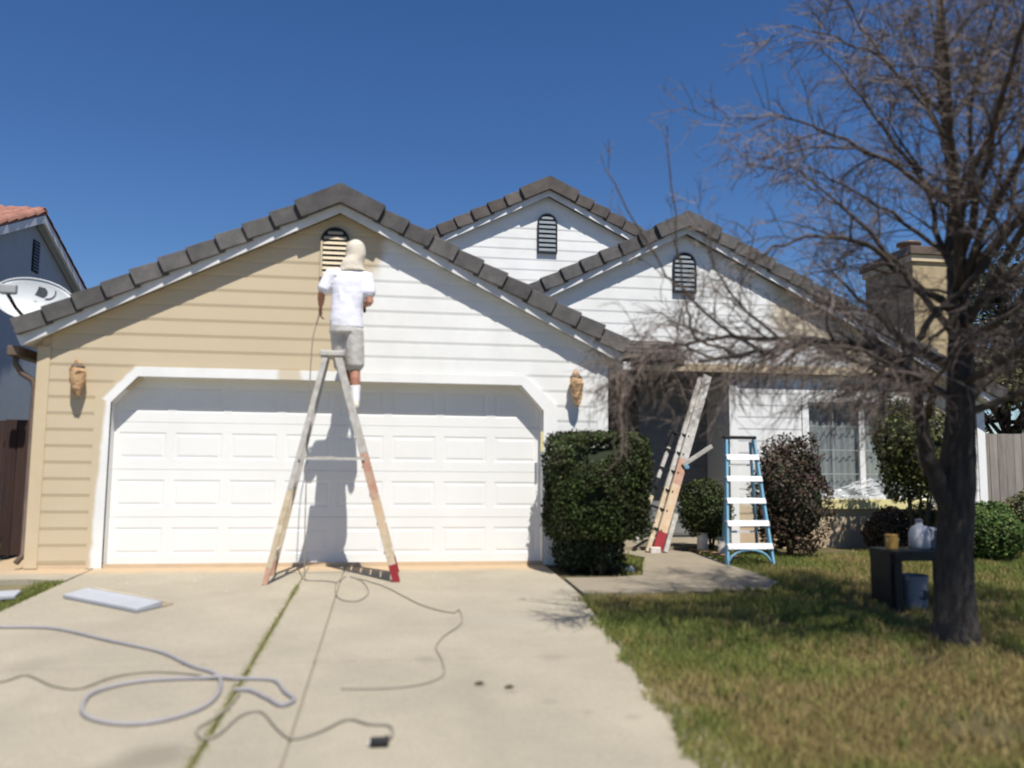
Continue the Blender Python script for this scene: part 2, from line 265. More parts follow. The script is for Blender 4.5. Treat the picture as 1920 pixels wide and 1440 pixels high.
# ------------------------------------------------------------------ helpers
def link(name, me, m=None, parent=None):
    o = bpy.data.objects.new(name, me); COL.objects.link(o)
    if m is not None: me.materials.append(M_[m] if isinstance(m, str) else m)
    if parent is not None: o.parent = parent
    return o
class MB:
    def __init__(s): s.v = []; s.f = []
    def add(s, vs, fs):
        b = len(s.v); s.v += [tuple(x) for x in vs]; s.f += [tuple(b+i for i in f) for f in fs]; return s
    def box(s, a, b):
        x0, y0, z0 = a; x1, y1, z1 = b
        return s.add([(x0,y0,z0),(x1,y0,z0),(x1,y1,z0),(x0,y1,z0),(x0,y0,z1),(x1,y0,z1),(x1,y1,z1),(x0,y1,z1)],
                     [(0,3,2,1),(4,5,6,7),(0,1,5,4),(1,2,6,5),(2,3,7,6),(3,0,4,7)])
    def hexa(s, p):                                  # eight corners, box order
        return s.add(p, [(0,3,2,1),(4,5,6,7),(0,1,5,4),(1,2,6,5),(2,3,7,6),(3,0,4,7)])
    def prism(s, poly, y0, y1):                      # polygon in XZ (counter-clockwise seen from -Y) extruded in Y
        n = len(poly); vs = [(x, y0, z) for x, z in poly] + [(x, y1, z) for x, z in poly]
        fs = [tuple(range(n)), tuple(range(2*n-1, n-1, -1))] + [(i, i+n, (i+1) % n + n, (i+1) % n) for i in range(n)]
        return s.add(vs, fs)
    def slab(s, poly, z0, z1):                       # polygon in XY extruded in Z; z may be functions
        n = len(poly); f0 = z0 if callable(z0) else (lambda x, y: z0); f1 = z1 if callable(z1) else (lambda x, y: z1)
        vs = [(x, y, f0(x, y)) for x, y in poly] + [(x, y, f1(x, y)) for x, y in poly]
        return s.add(vs, [tuple(range(n-1, -1, -1)), tuple(range(n, 2*n))] + [(i, (i+1) % n, (i+1) % n + n, i+n) for i in range(n)])
    def bar(s, p, q, wx, wy, up=(0, 1, 0)):          # rectangular bar from p to q; wx across, wy along 'up'
        p = Vector(p); q = Vector(q); d = (q-p).normalized(); u = Vector(up); u = (u - d*u.dot(d)).normalized(); r = d.cross(u)
        vs = []
        for c in (p, q): vs += [c - r*wx/2 - u*wy/2, c + r*wx/2 - u*wy/2, c + r*wx/2 + u*wy/2, c - r*wx/2 + u*wy/2]
        return s.hexa(vs)
    def tube(s, pts, rad, n=8, cap=True):
        pts = [Vector(p) for p in pts]; k = len(pts); rad = rad if hasattr(rad, '__len__') else [rad]*k
        t0 = (pts[1]-pts[0]).normalized(); u = t0.orthogonal().normalized(); b = len(s.v)
        for i, p in enumerate(pts):
            t = (pts[min(i+1, k-1)] - pts[max(i-1, 0)]).normalized()
            u = (u - t*u.dot(t)); u = u.normalized() if u.length > 1e-6 else t.orthogonal().normalized(); v = t.cross(u)
            for j in range(n):
                a = 2*math.pi*j/n; s.v.append(tuple(p + (u*math.cos(a) + v*math.sin(a))*rad[i]))
        for i in range(k-1):
            for j in range(n): s.f.append((b+i*n+j, b+i*n+(j+1) % n, b+(i+1)*n+(j+1) % n, b+(i+1)*n+j))
        if cap: s.f.append(tuple(b+n-1-j for j in range(n))); s.f.append(tuple(b+(k-1)*n+j for j in range(n)))
        return s
    def loft(s, rings, n=16, cap=True):                        # rings: (centre, half-axis vector a, half-axis vector b)
        b0 = len(s.v)
        for c, a, bb in rings:
            c, a, bb = Vector(c), Vector(a), Vector(bb)
            for j in range(n):
                t = 2*math.pi*j/n; s.v.append(tuple(c + a*math.cos(t) + bb*math.sin(t)))
        k = len(rings)
        for i in range(k-1):
            for j in range(n): s.f.append((b0+i*n+j, b0+i*n+(j+1) % n, b0+(i+1)*n+(j+1) % n, b0+(i+1)*n+j))
        if cap: s.f.append(tuple(b0+n-1-j for j in range(n))); s.f.append(tuple(b0+(k-1)*n+j for j in range(n)))
        return s
    def lathe(s, prof, c, n=20, axis=(0, 0, 1)):     # profile of (radius, height)
        ax = Vector(axis).normalized(); u = ax.orthogonal().normalized(); v = ax.cross(u); c = Vector(c)
        return s.loft([(c + ax*h, u*max(r, 1e-4), v*max(r, 1e-4)) for r, h in prof], n)
    def ball(s, c, rx, ry=None, rz=None, n=14, m=9):
        ry = ry or rx; rz = rz or rx; c = Vector(c)
        return s.loft([(c + Vector((0, 0, -rz*math.cos(math.pi*(i+.02)/(m+.04)))), (rx*math.sin(math.pi*(i+.02)/(m+.04)), 0, 0), (0, ry*math.sin(math.pi*(i+.02)/(m+.04)), 0)) for i in range(m+1)], n)
    def mesh(s, name, smooth=False):
        me = bpy.data.meshes.new(name); me.from_pydata(s.v, [], s.f); me.validate(); me.update()
        if smooth: me.polygons.foreach_set('use_smooth', [True]*len(me.polygons))
        return me
    def build(s, name, m, parent=None, smooth=False, fix=False, bevel=0):
        me = s.mesh(name, smooth)
        if fix:
            bm = bmesh.new(); bm.from_mesh(me); bmesh.ops.recalc_face_normals(bm, faces=bm.faces); bm.to_mesh(me); bm.free()
        o = link(name, me, m, parent)
        if bevel:
            bv = o.modifiers.new('bevel', 'BEVEL'); bv.width = bevel; bv.segments = 2; bv.limit_method = 'ANGLE'
        return o
def thing(name, label, cat, loc=(0, 0, 0), group=None):
    o = bpy.data.objects.new(name, None); COL.objects.link(o); o.location = loc; o.empty_display_size = 0.2
    tag(o, label, cat, group); return o
def tag(o, label, cat, group=None):
    o['label'] = label; o['category'] = cat
    if group: o['group'] = group
    return o
def struct(o): o['kind'] = 'structure'; return o
def piece(name, me, m, parent):                      # alike pieces sharing mesh data
    o = bpy.data.objects.new(name, me); COL.objects.link(o); o.parent = parent
    return o
def place(o, root):                                  # parts built in world space keep their place under an Empty off the origin
    o.parent = root; o.matrix_parent_inverse = Matrix.Translation(root.location).inverted(); return o
class Thing:                                         # builds parts in world coordinates under an Empty at the thing's base
    def __init__(s, name, label, cat, loc, group=None): s.o = thing(name, label, cat, loc, group); s.inv = Matrix.Translation(Vector(loc)).inverted()
    def part(s, name, mb, m, parent=None, smooth=False, fix=False, bevel=0):
        o = mb.build(name, m, None, smooth, fix, bevel)
        o.parent = parent or s.o
        if parent is None: o.matrix_parent_inverse = s.inv
        else: o.matrix_parent_inverse = Matrix.Identity(4)
        return o
SL = 0.04
def gz(x, y): return SL*max(min(y, 0.0), -12.0)      # the front yard falls away from the house

def clip(poly, halfs):
    """convex polygon (list of (x,z)) clipped by half planes a*x+b*z<=c"""
    for a, b, c in halfs:
        out = []
        for i in range(len(poly)):
            p, q = poly[i], poly[(i+1) % len(poly)]
            dp, dq = a*p[0]+b*p[1]-c, a*q[0]+b*q[1]-c
            if dp <= 0: out.append(p)
            if (dp < 0 < dq) or (dq < 0 < dp):
                t = dp/(dp-dq); out.append((p[0]+(q[0]-p[0])*t, p[1]+(q[1]-p[1])*t))
        poly = out
        if len(poly) < 3: return []
    return poly
def siding(parent, m, y, z0, z1, regions, exp=0.18, proud=0.011):
    """one object per lap board; regions: list of (xmin, xmax, [half planes])"""
    z = z0; bev = 0.040; deep = 0.0085
    while z < z1 - 1e-4:
        zt = min(z+exp, z1)
        for xa, xb, hp in regions:
            pl = clip([(xa, z), (xb, z), (xb, zt), (xa, zt)], hp)
            if len(pl) < 3: continue
            A = 0.5*abs(sum(pl[i][0]*pl[(i+1) % len(pl)][1]-pl[(i+1) % len(pl)][0]*pl[i][1] for i in range(len(pl))))
            if A < 1e-4: continue
            mb = MB()
            for lo, hi, y_lo, y_hi in ((z, z+bev, y-proud+deep, y-proud), (z+bev, zt, y-proud, y-proud+0.001)):      # a bevelled lower edge, then the face
                q = clip(pl, [(0, -1, -lo), (0, 1, hi)]); n = len(q)
                if n < 3: continue
                yy = lambda zz: y_lo+(y_hi-y_lo)*(zz-lo)/max(hi-lo, 1e-5)
                vs = [(px, yy(pz), pz) for px, pz in q] + [(px, y+0.012, pz) for px, pz in q]
                mb.add(vs, [tuple(range(n)), tuple(range(2*n-1, n-1, -1))] + [(i, i+n, (i+1) % n + n, (i+1) % n) for i in range(n)])
            # weld the two bands into one board
            me = mb.mesh('siding_board'); bm = bmesh.new(); bm.from_mesh(me); bmesh.ops.remove_doubles(bm, verts=bm.verts, dist=1e-5); bm.to_mesh(me); bm.free()
            link('siding_board', me, m, parent)
        z += exp
def louvre_vent(parent, x, z, wd, ht, y, slats=9, m='vent', md='ventd'):
    """arched louvre vent: frame, dark back, slats"""
    rad = wd/2; cz = z+ht-rad
    arch = [(x-rad, z), (x+rad, z)] + [(x+rad*math.cos(math.pi*i/12), cz+rad*math.sin(math.pi*i/12)) for i in range(13)]
    base = MB().prism(arch, y-0.022, y+0.0).build('vent', md, parent)
    fr = MB(); f2 = MB(); ins = [(x+(px-x)*0.86, cz+(pz-cz)*0.90 if pz > cz else (z+0.03 if pz < z+1e-5 else pz)) for px, pz in arch]
    n = len(arch)
    for i in range(n):
        j = (i+1) % n
        (fr if arch[i][1] > cz-1e-4 and arch[j][1] > cz-1e-4 else f2).hexa([(arch[i][0], y-0.05, arch[i][1]), (arch[j][0], y-0.05, arch[j][1]), (arch[j][0], y-0.024, arch[j][1]), (arch[i][0], y-0.024, arch[i][1]),
                 (ins[i][0], y-0.05, ins[i][1]), (ins[j][0], y-0.05, ins[j][1]), (ins[j][0], y-0.024, ins[j][1]), (ins[i][0], y-0.024, ins[i][1])])
    fr.build('vent_frame', md, base, fix=True); f2.build('vent_frame', m if m != 'vent' else md, base, fix=True)  # the shade on the arch is put into its dark colour
    st = (ht-0.06)/slats
    for i in range(slats):
        zb = z+0.035+i*st; top = zb+st*0.5
        hw = rad*0.84 if top < cz else math.sqrt(max(rad*rad*0.72-(top-cz)**2, 0.0006))
        MB().hexa([(x-hw, y-0.046, zb), (x+hw, y-0.046, zb), (x+hw, y-0.038, zb), (x-hw, y-0.038, zb),
                   (x-hw, y-0.030, zb+st*0.62), (x+hw, y-0.030, zb+st*0.62), (x+hw, y-0.024, zb+st*0.62), (x-hw, y-0.024, zb+st*0.62)]).build('slat', m, base)
    return base

# ================================================================== GROUND
def sheet(name, m, xs, ys, zf):
    mb = MB(); nx, ny = len(xs), len(ys)
    mb.v = [(x, y, zf(x, y)) for y in ys for x in xs]
    mb.f = [(j*nx+i, j*nx+i+1, (j+1)*nx+i+1, (j+1)*nx+i) for j in range(ny-1) for i in range(nx-1)]
    return struct(mb.build(name, m, None, True))
gx = [-600, -150, -40] + list(range(-14, 26, 2)) + [40, 150, 600]
gy = [-600, -150, -40, -20, -12] + [-10+i for i in range(0, 16)] + [8, 12, 20, 40, 150, 600]
sheet('ground', 'soil', gx, gy, lambda x, y: gz(x, y)-0.06)

st = sheet('street', mat('asphalt', (0.055, 0.054, 0.052), (0.04, 0.04, 0.039), 3, 0.9, 0.4, 90), [-600, -60, -20, 0, 20, 60, 600], [-26, -19, -12.5], lambda x, y: gz(x, y)-0.05)
sheet('pavement', 'walk', [-600, -60, -20, 0, 20, 60, 600], [-12.0, -11.2, -10.4], lambda x, y: gz(x, y)-0.02)

drive = struct(thing('driveway', 'pale concrete driveway rising to the garage', 'driveway')); del drive['label']; del drive['category']
top = lambda x, y: gz(x, y)
def edge(y):                                          # right-hand edge of the driveway, overgrown and slightly curving
    pts = [(-0.0, 2.46), (-1.73, 2.48), (-3.63, 2.30), (-4.81, 2.18), (-6.0, 2.05), (-9.5, 1.9)]
    for (ya, xa), (yb, xb) in zip(pts, pts[1:]):
        if y >= yb: return xa+(xb-xa)*(y-ya)/(yb-ya)
    return 1.9
g = 0.011
cols = [(-2.52, -0.245), (-0.228, 0.160), (0.171, None)]
for i, (xa, xb) in enumerate(cols):
    for ya, yb in ((-4.02, 0.16), (-9.5, -4.035)):
        if xb is None:
            ys = [ya+(yb-ya)*k/8 for k in range(9)]
            poly = [(xa, ya)] + [(edge(y), y) for y in ys] + [(xa, yb)]
        else: poly = [(xa, ya), (xb, ya), (xb, yb), (xa, yb)]
        poly2 = []
        for a, b in zip(poly, poly[1:]+poly[:1]):      # extra points so the slab follows the break of slope at y=0
            poly2.append(a)
            if (a[1] < 0 < b[1]) or (b[1] < 0 < a[1]):
                t = a[1]/(a[1]-b[1]); poly2.append((a[0]+(b[0]-a[0])*t, 0.0))
        MB().slab(poly2, lambda x, y: gz(x, y)-0.12, top).build('slab', 'conc', drive, bevel=0.006)
MB().slab([(-2.5, -9.4), (2.2, -9.4), (2.44, -0.5), (2.44, 0.1), (-2.5, 0.1)], lambda x, y: gz(x, y)-0.14, lambda x, y: gz(x, y)-0.010).build('joint_filler', 'walk', drive)

# side apron and path along the left of the garage
MB().slab([(-3.9, -0.75), (-2.95, -0.62), (-2.56, -0.75), (-2.54, 0.0), (-3.2, 0.02), (-3.2, 5), (-3.9, 5)][::1], lambda x, y: gz(x, y)-0.12, lambda x, y: gz(x, y)-0.006).build('side_path', 'conc', None)['kind'] = 'structure'
# walkway to the porch
wk = [(2.50, -1.86), (3.06, -1.85), (3.77, -1.84), (4.43, -1.74), (4.72, -1.35), (4.72, -0.76), (4.66, -0.2), (4.74, 0.47), (4.74, 1.2), (5.6, 2.0), (5.6, 3.0), (3.3, 3.0), (3.3, 1.9), (3.72, 1.26), (3.88, 0.6), (3.6, -0.2), (3.4, -0.85), (3.06, -0.98), (2.50, -0.98)]
wk_o = MB().slab(wk, lambda x, y: gz(x, y)-0.12, lambda x, y: gz(x, y)+0.012).build('walkway', 'walk', None); struct(wk_o)

# lawn sheet
LX = [1.9+0.25*i for i in range(45)]; LY = [-9.5+0.25*i for i in range(47)]
def lawn_z(x, y): return gz(x, y)-0.025 + 0.018*math.sin(x*2.1+y*1.3)*math.sin(y*1.7-x*0.6)*(1 if x > 2.9 else 0.2)
sheet('lawn', 'lawn', LX, LY, lawn_z)

# ================================================================== HOUSE
house = thing('house', 'one-storey house with three gables, half repainted from tan to white, double garage in front', 'house', (0, 0, 0))

def gable(c, yw, zf, half, slope, yback, nt_, mt, seed, ov=0.150, e=None, cut=None):
    """fascia, rake tiles, ridge cap and roof slopes of one front gable; zf = underside of fascia at the peak"""
    th = math.atan(slope); ct, st = math.cos(th), math.sin(th); L = half/ct; q = random.Random(seed)
    yf = yw-ov
    def P(sd, s, n): return (c + sd*(s*ct + n*st), zf - s*st + n*ct)      # s down the slope, n out of it
    for sd in (-1, 1):
        A = [P(sd, 0, 0), P(sd, L, 0), P(sd, L, 0.125), P(sd, 0, 0.125)]
        A[0] = (c, zf); A[3] = (c, zf+0.125/ct)
        if sd < 0: A = A[::-1]
        MB().prism(A, yf, yf+0.035).build('fascia', 'fascia', house)
        # rake tiles, each with its tail raised over the next one down
        s0 = 0.42; n_t = max(1, round((L-0.03-s0)/e)); ee = (L-0.03-s0)/n_t
        for k in range(n_t):
            a, b = s0+k*ee-0.045, s0+(k+1)*ee + q.uniform(-0.006, 0.006); j = q.uniform(-0.004, 0.004); tl = 0.022+q.uniform(-0.007, 0.007)
            lo0, lo1 = 0.082+j, 0.082+tl+j; hi0, hi1 = 0.272+j, 0.272+tl+j; yo = yf-0.026+q.uniform(-0.004, 0.004)
            mb = MB()
            for (y0, y1, ln0, ln1) in ((yo, yf-0.010, lo0, lo1), (yf-0.0105, yf+0.24, hi0-0.035, hi1-0.035)):
                F = [P(sd, a, ln0), P(sd, b, ln1), P(sd, b, hi1), P(sd, a, hi0)]
                if sd < 0: F = F[::-1]
                k0 = len(mb.v); mb.prism(F, y0, y1)
                if y0 == yo:                              # the tail flares out over the next tile
                    for i_ in range(k0, k0+4):
                        if abs(mb.v[i_][0]-c) > abs((P(sd, (a+b)/2, lo0)[0])-c): mb.v[i_] = (mb.v[i_][0], mb.v[i_][1]-0.044, mb.v[i_][2])
            mb.build('rake_tile', mt, house, bevel=0.007)
        # roof slope in overlapping courses
        mb = MB(); s = 0.10
        while s < L+0.05:
            b = min(s+0.36, L+0.05)
            F = [P(sd, s, 0.205), P(sd, b+0.03, 0.232), P(sd, b+0.03, 0.262), P(sd, s, 0.235)]
            if sd < 0: F = F[::-1]
            mb.prism(F, yf+0.245, yback)
            s += 0.33
        mb.build('roof', mt, house)
        F = [(c, zf+0.10), P(sd, L, 0.02), P(sd, L, 0.12), (c, zf+0.20)]
        if sd < 0: F = F[::-1]
        MB().prism(F, yf+0.04, yback).build('roof_deck', 'white', house)
    # apex cap tile, an angled piece astride the peak
    mb = MB()
    s1 = 0.43
    F = [P(-1, s1, 0.100), (c, zf+0.088/ct), P(1, s1, 0.100), P(1, s1, 0.305), (c, zf+0.292/ct), P(-1, s1, 0.305)]
    for tri in ((0, 1, 4, 5), (1, 2, 3, 4)): mb.prism([F[i] for i in tri], yf-0.092, yf+0.25)
    mb.build('rake_tile', mt, house)
    # ridge caps running back
    y = yf+0.26
    while y < yback:
        mb = MB(); pts = [(P(-1, 0.17, 0.245)), (c, zf+0.30/ct), (P(1, 0.17, 0.245)), (P(1, 0.17, 0.275)), (c, zf+0.335/ct), (P(-1, 0.17, 0.275))]
        for tri in ((0, 1, 4, 5), (1, 2, 3, 4)): mb.prism([pts[i] for i in tri], y, min(y+0.40, yback))
        mb.build('ridge_tile', mt, house); y += 0.38

SP = 0.4966
# ---- garage gable (front)
HW, HC, HT, CL = 2.44, 1.815, 2.11, 0.27
TW = 0.10
gable(0.0, 0.0, 4.075, 3.36, SP, 6.2, 10, 'tile', 1, e=0.318)
rake = lambda c, zf, sl=SP: [(sl, 1, zf+sl*c+0.02), (-sl, 1, zf-sl*c+0.02)]      # under both rakes
hl = rake(0, 4.075)
ox = HW+TW; ot = HT+TW                                   # outer edge of the casing
xo = HW+0.165; zc = HC+0.06; xd = HW-CL+0.055; ot = HT+0.11
reg_low = [(-3.10, -xo, [(0, 1, zc)]+hl), (xo, 3.10, [(0, 1, zc)]+hl)]
m_ = (ot-zc)/(xo-xd)                                    # casing's clipped corner
reg_mid = [(-3.10, -xd, [(0, -1, -zc), (0, 1, ot), (m_, -1, -m_*xo-zc)]+hl), (xd, 3.10, [(0, -1, -zc), (0, 1, ot), (-m_, -1, -m_*xo-zc)]+hl)]
reg_top = [(-3.10, 3.10, [(0, -1, -ot)]+hl)]
siding(house, 'sid_g', 0.0, 0.045, 4.10, reg_low+reg_mid+reg_top)
# solid wall behind the boards
mb = MB()
mb.box((-3.2, 0.013, -0.06), (-HW-0.02, 0.14, HT)); mb.box((HW+0.02, 0.013, -0.06), (3.2, 0.14, HT))
mb.prism([(-3.2, HT+0.001), (3.2, HT+0.001), (3.2, 2.50), (0, 4.09), (-3.2, 2.50)], 0.013, 0.14)
mb.prism([(-HW-0.02, HC), (-HW+CL+0.02, HT), (-HW-0.02, HT)], 0.013, 0.14); mb.prism([(HW+0.02, HC), (HW+0.02, HT), (HW-CL-0.02, HT)], 0.013, 0.14)
mb.box((-3.2, 0.141, -0.06), (-3.06, 6.0, 2.5)); mb.box((3.06, 0.141, -0.06), (3.2, 6.0, 2.5)); mb.box((-3.2, 6.001, -0.06), (3.2, 6.1, 3.2))
mb.build('garage_wall', 'sid_g', house)
# corner boards
MB().box((-3.235, -0.024, 0.0), (-3.10, 0.0125, 2.42)).build('corner_board', 'tan', house, bevel=0.003)
MB().box((-3.236, 0.0128, 0.0), (-3.2005, 0.12, 2.42)).build('corner_board', 'tan', house, bevel=0.003)
MB().box((3.10, -0.024, 0.0), (3.235, 0.0125, 2.42)).build('corner_board', 'white', house, bevel=0.003)
MB().box((3.2005, 0.0128, 0.0), (3.236, 0.12, 2.42)).build('corner_board', 'white', house, bevel=0.003)
for sx, mm in ((-1, 'tan'), (1, 'white')):
    n_b = 13
    for k in range(n_b):
        z = 0.045+0.18*k
        MB().hexa([(sx*3.2, 0.125, z), (sx*3.215, 0.125, z), (sx*3.215, 5.9, z), (sx*3.2, 5.9, z), (sx*3.2, 0.125, z+0.18), (sx*3.204, 0.125, z+0.18), (sx*3.204, 5.9, z+0.18), (sx*3.2, 5.9, z+0.18)]).build('siding_board', mm, house, fix=True)
# casing of the opening (five boards), jambs
outer = [(-xo, 0.0), (-xo, zc), (-xd, ot), (xd, ot), (xo, zc), (xo, 0.0)]
inner = [(-HW, 0.0), (-HW, HC), (-HW+CL, HT), (HW-CL, HT), (HW, HC), (HW, 0.0)]
for i in range(5):
    q = [inner[i], inner[i+1], outer[i+1], outer[i]]
    MB().prism(q, -0.034, 0.0125).build('door_casing', 'jamb' if i == 0 else 'trim' if i in (1, 2) else 'white', house, fix=True)
    d = [inner[i], inner[i+1], (inner[i+1][0]*1.004, inner[i+1][1]+0.012), (inner[i][0]*1.004, inner[i][1]+0.012*(i not in (0,)))]
    if i in (0, 4): d = [inner[i], inner[i+1], (inner[i+1][0]+(0.012 if i == 4 else -0.012), inner[i+1][1]), (inner[i][0]+(0.012 if i == 4 else -0.012), inner[i][1])]
    MB().prism(d, -0.03, 0.155).build('jamb', 'white', house, fix=True)
MB().box((2.405, -0.05, 1.33), (2.435, -0.0345, 1.56)).build('masking_tape', 'tape', house)
# sectional garage door
YD = 0.155
gd = MB().box((-2.60, YD+0.045, 0.0), (2.60, YD+0.06, 2.30)).build('garage_door', 'door', house)
HS = 0.533; cw = 4.88/8
pm = MB()
def rect_ring(mb, a, b, ya, yb):                      # a, b = (hw, hh) half sizes, ya, yb depths
    A = [(-a[0], ya, -a[1]), (a[0], ya, -a[1]), (a[0], ya, a[1]), (-a[0], ya, a[1])]; B = [(-b[0], yb, -b[1]), (b[0], yb, -b[1]), (b[0], yb, b[1]), (-b[0], yb, b[1])]
    mb.add(A+B, [(i, (i+1) % 4, 4+(i+1) % 4, 4+i) for i in range(4)])
pw, ph = cw/2-0.045, HS/2-0.115
rect_ring(pm, (pw, ph), (pw-0.016, ph-0.016), 0.0, 0.0042)
rect_ring(pm, (pw-0.016, ph-0.016), (pw-0.030, ph-0.030), 0.0042, 0.0042)
rect_ring(pm, (pw-0.030, ph-0.030), (pw-0.050, ph-0.050), 0.0042, 0.0005)
k = pw-0.050; h_ = ph-0.050
pm.add([(-k, 0.0005, -h_), (k, 0.0005, -h_), (k, 0.0005, h_), (-k, 0.0005, h_)], [(0, 1, 2, 3)])
pme = pm.mesh('door_panel'); pme.materials.append(M_['door'])
for r_ in range(4):
    z0 = 0.012+r_*HS; z1 = z0+HS-0.003; zc_ = (z0+z1)/2
    sec = MB()
    xs = [-2.60] + [x for i in range(8) for x in (-2.44+i*cw+cw/2-pw, -2.44+i*cw+cw/2+pw)] + [2.60]
    zs = [z0, zc_-ph, zc_+ph, z1]
    for i in range(len(xs)-1):
        for j in range(3):
            if i % 2 == 1 and j == 1: continue
            sec.add([(xs[i], YD, zs[j]), (xs[i+1], YD, zs[j]), (xs[i+1], YD, zs[j+1]), (xs[i], YD, zs[j+1])], [(0, 1, 2, 3)])
    for za, zb in ((z0, z0), (z1, z1)):
        sec.add([(-2.6, YD, za), (2.6, YD, za), (2.6, YD+0.04, za), (-2.6, YD+0.04, za)], [(0, 1, 2, 3)])
    sec.build('door_section', 'door', gd)
    for i in range(8):
        p_ = piece('door_panel', pme, None, gd); p_.location = (-2.44+i*cw+cw/2, YD, zc_)
MB().box((-2.43, YD-0.004, -0.004), (2.43, YD+0.03, 0.011)).build('door_seal', 'black', gd)
MB().box((-3.15, 0.0, -0.05), (3.15, 0.012, 0.044)).build('foundation', 'found', house)
louvre_vent(house, -0.055, 3.32, 0.33, 0.60, -0.012, 9, 'sid_g', 'ventd')
# gutter end and downspout on the left eave
gt = MB().box((-3.52, -0.10, 2.30), (-3.40, 6.0, 2.41)).build('gutter', 'gut', house, bevel=0.01)
MB().tube([(-3.46, 0.0, 2.32), (-3.46, 0.0, 2.22), (-3.40, 0.02, 2.12), (-3.30, 0.06, 2.05), (-3.275, 0.07, 1.95), (-3.275, 0.07, 0.15), (-3.32, 0.0, 0.06)], 0.033, 8).build('downspout', 'gut', gt, True)
MB().box((3.40, -0.10, 2.32), (3.50, 1.9, 2.42)).build('gutter', 'fascia', house, bevel=0.01)

# ---- rear gable
C2, Y2, Z2 = 3.25, 4.0, 5.78
gable(C2, Y2, Z2, 6.9, SP, 12.0, 20, 'tile2', 2, e=0.318)
siding(house, 'sid_2', Y2, 2.5, Z2+0.02, [(-3.4, 9.9, rake(C2, Z2))])
MB().prism([(-3.4, 0), (9.9, 0), (9.9, Z2-SP*6.65), (C2, Z2), (-3.4, Z2-SP*6.65)], Y2+0.013, 11.8).build('main_wall', 'white', house)
louvre_vent(house, 3.24, 4.80, 0.345, 0.70, Y2-0.012, 8)
# ---- right-hand gable over porch and wing
C3, Y3, Z3 = 4.97, 2.0, 4.64
gable(C3, Y3, Z3, 5.03, SP, 9.0, 15, 'tile', 3, e=0.318)
ZB = 2.60
siding(house, 'sid_w', Y3, ZB+0.10, Z3+0.02, [(0.4, 9.86, rake(C3, Z3))])
MB().prism([(0.9, ZB), (9.1, ZB), (C3, Z3)], Y3+0.013, Y3+0.11).build('gable_wall', 'white', house)
MB().box((3.22, Y3-0.03, ZB-0.02), (9.05, Y3+0.012, ZB+0.098)).build('band_board', 'tan', house, bevel=0.004)
louvre_vent(house, 4.955, 3.76, 0.36, 0.62, Y3-0.012, 8)
# wing below it, with the window opening
YW = 2.10; WX0, WX1, WZ0, WZ1 = 6.92, 8.76, 0.72, 2.17
hp3 = rake(C3, Z3)
siding(house, 'sid_w', YW, 0.28, ZB-0.02, [(5.80, WX0-0.09, hp3+[(0, -1, -0.28)]), (WX1+0.09, 9.76, hp3), (WX0-0.09, WX1+0.09, [(0, 1, WZ0-0.17)]+hp3), (WX0-0.09, WX1+0.09, [(0, -1, -WZ1-0.09)]+hp3)])
mb = MB(); mb.box((5.68, YW+0.013, -0.1), (WX0, YW+0.16, 2.58)); mb.prism([(WX1, -0.1), (9.86, -0.1), (9.86, 2.2), (9.1, 2.58), (WX1, 2.58)], YW+0.013, YW+0.16)
mb.box((WX0+.001, YW+0.013, -0.1), (WX1-.001, YW+0.16, WZ0)); mb.box((WX0+.001, YW+0.013, WZ1), (WX1-.001, YW+0.16, 2.58))
mb.box((5.68, YW+0.17, -0.1), (5.80, 3.0, 2.58)); mb.box((9.74, YW+0.161, -0.1), (9.86, 9.0, 2.24))
mb.build('wing_wall', 'white', house)
MB().box((5.68, YW-0.0, -0.1), (9.86, YW+0.0128, 0.279)).build('foundation', 'found', house)
MB().box((5.67, YW-0.03, 0.05), (5.80, YW+0.012, 2.578)).build('corner_board', 'white', house, bevel=0.003)
MB().prism([(9.76, 0.05), (9.89, 0.05), (9.89, 2.18), (9.76, 2.25)], YW-0.03, YW+0.012).build('corner_board', 'white', house)
# porch
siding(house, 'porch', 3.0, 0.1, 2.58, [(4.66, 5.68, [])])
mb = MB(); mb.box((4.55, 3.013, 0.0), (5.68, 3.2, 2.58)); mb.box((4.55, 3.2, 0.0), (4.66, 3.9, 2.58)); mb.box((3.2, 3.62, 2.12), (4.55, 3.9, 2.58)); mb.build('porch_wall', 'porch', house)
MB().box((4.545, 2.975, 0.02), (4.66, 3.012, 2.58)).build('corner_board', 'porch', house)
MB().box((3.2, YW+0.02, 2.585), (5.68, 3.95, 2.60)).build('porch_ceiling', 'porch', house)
fd = MB().box((3.55, 3.66, 0.12), (4.50, 3.71, 2.10)).build('front_door', 'doorw', house)
for zz0, zz1 in ((0.25, 0.95), (1.10, 1.95)):
    for xx in (3.64, 4.08): MB().box((xx, 3.648, zz0), (xx+0.34, 3.6595, zz1)).build('door_panel', 'doorw', fd, bevel=0.01)
MB().lathe([(0.012, 0), (0.012, 0.03), (0.03, 0.035), (0.03, 0.06), (0.01, 0.065)], (4.42, 3.66, 1.05), 12, (0, -1, 0)).build('knob', 'alu', fd, True)
MB().box((3.45, 3.62, 0.0), (3.549, 3.72, 2.119)).build('door_casing', 'white', house); MB().box((4.501, 3.62, 0.0), (4.549, 3.72, 2.119)).build('door_casing', 'white', house)
MB().box((3.22, 1.5, -0.1), (5.66, 3.65, 0.06)).build('porch_floor', 'walk', house)
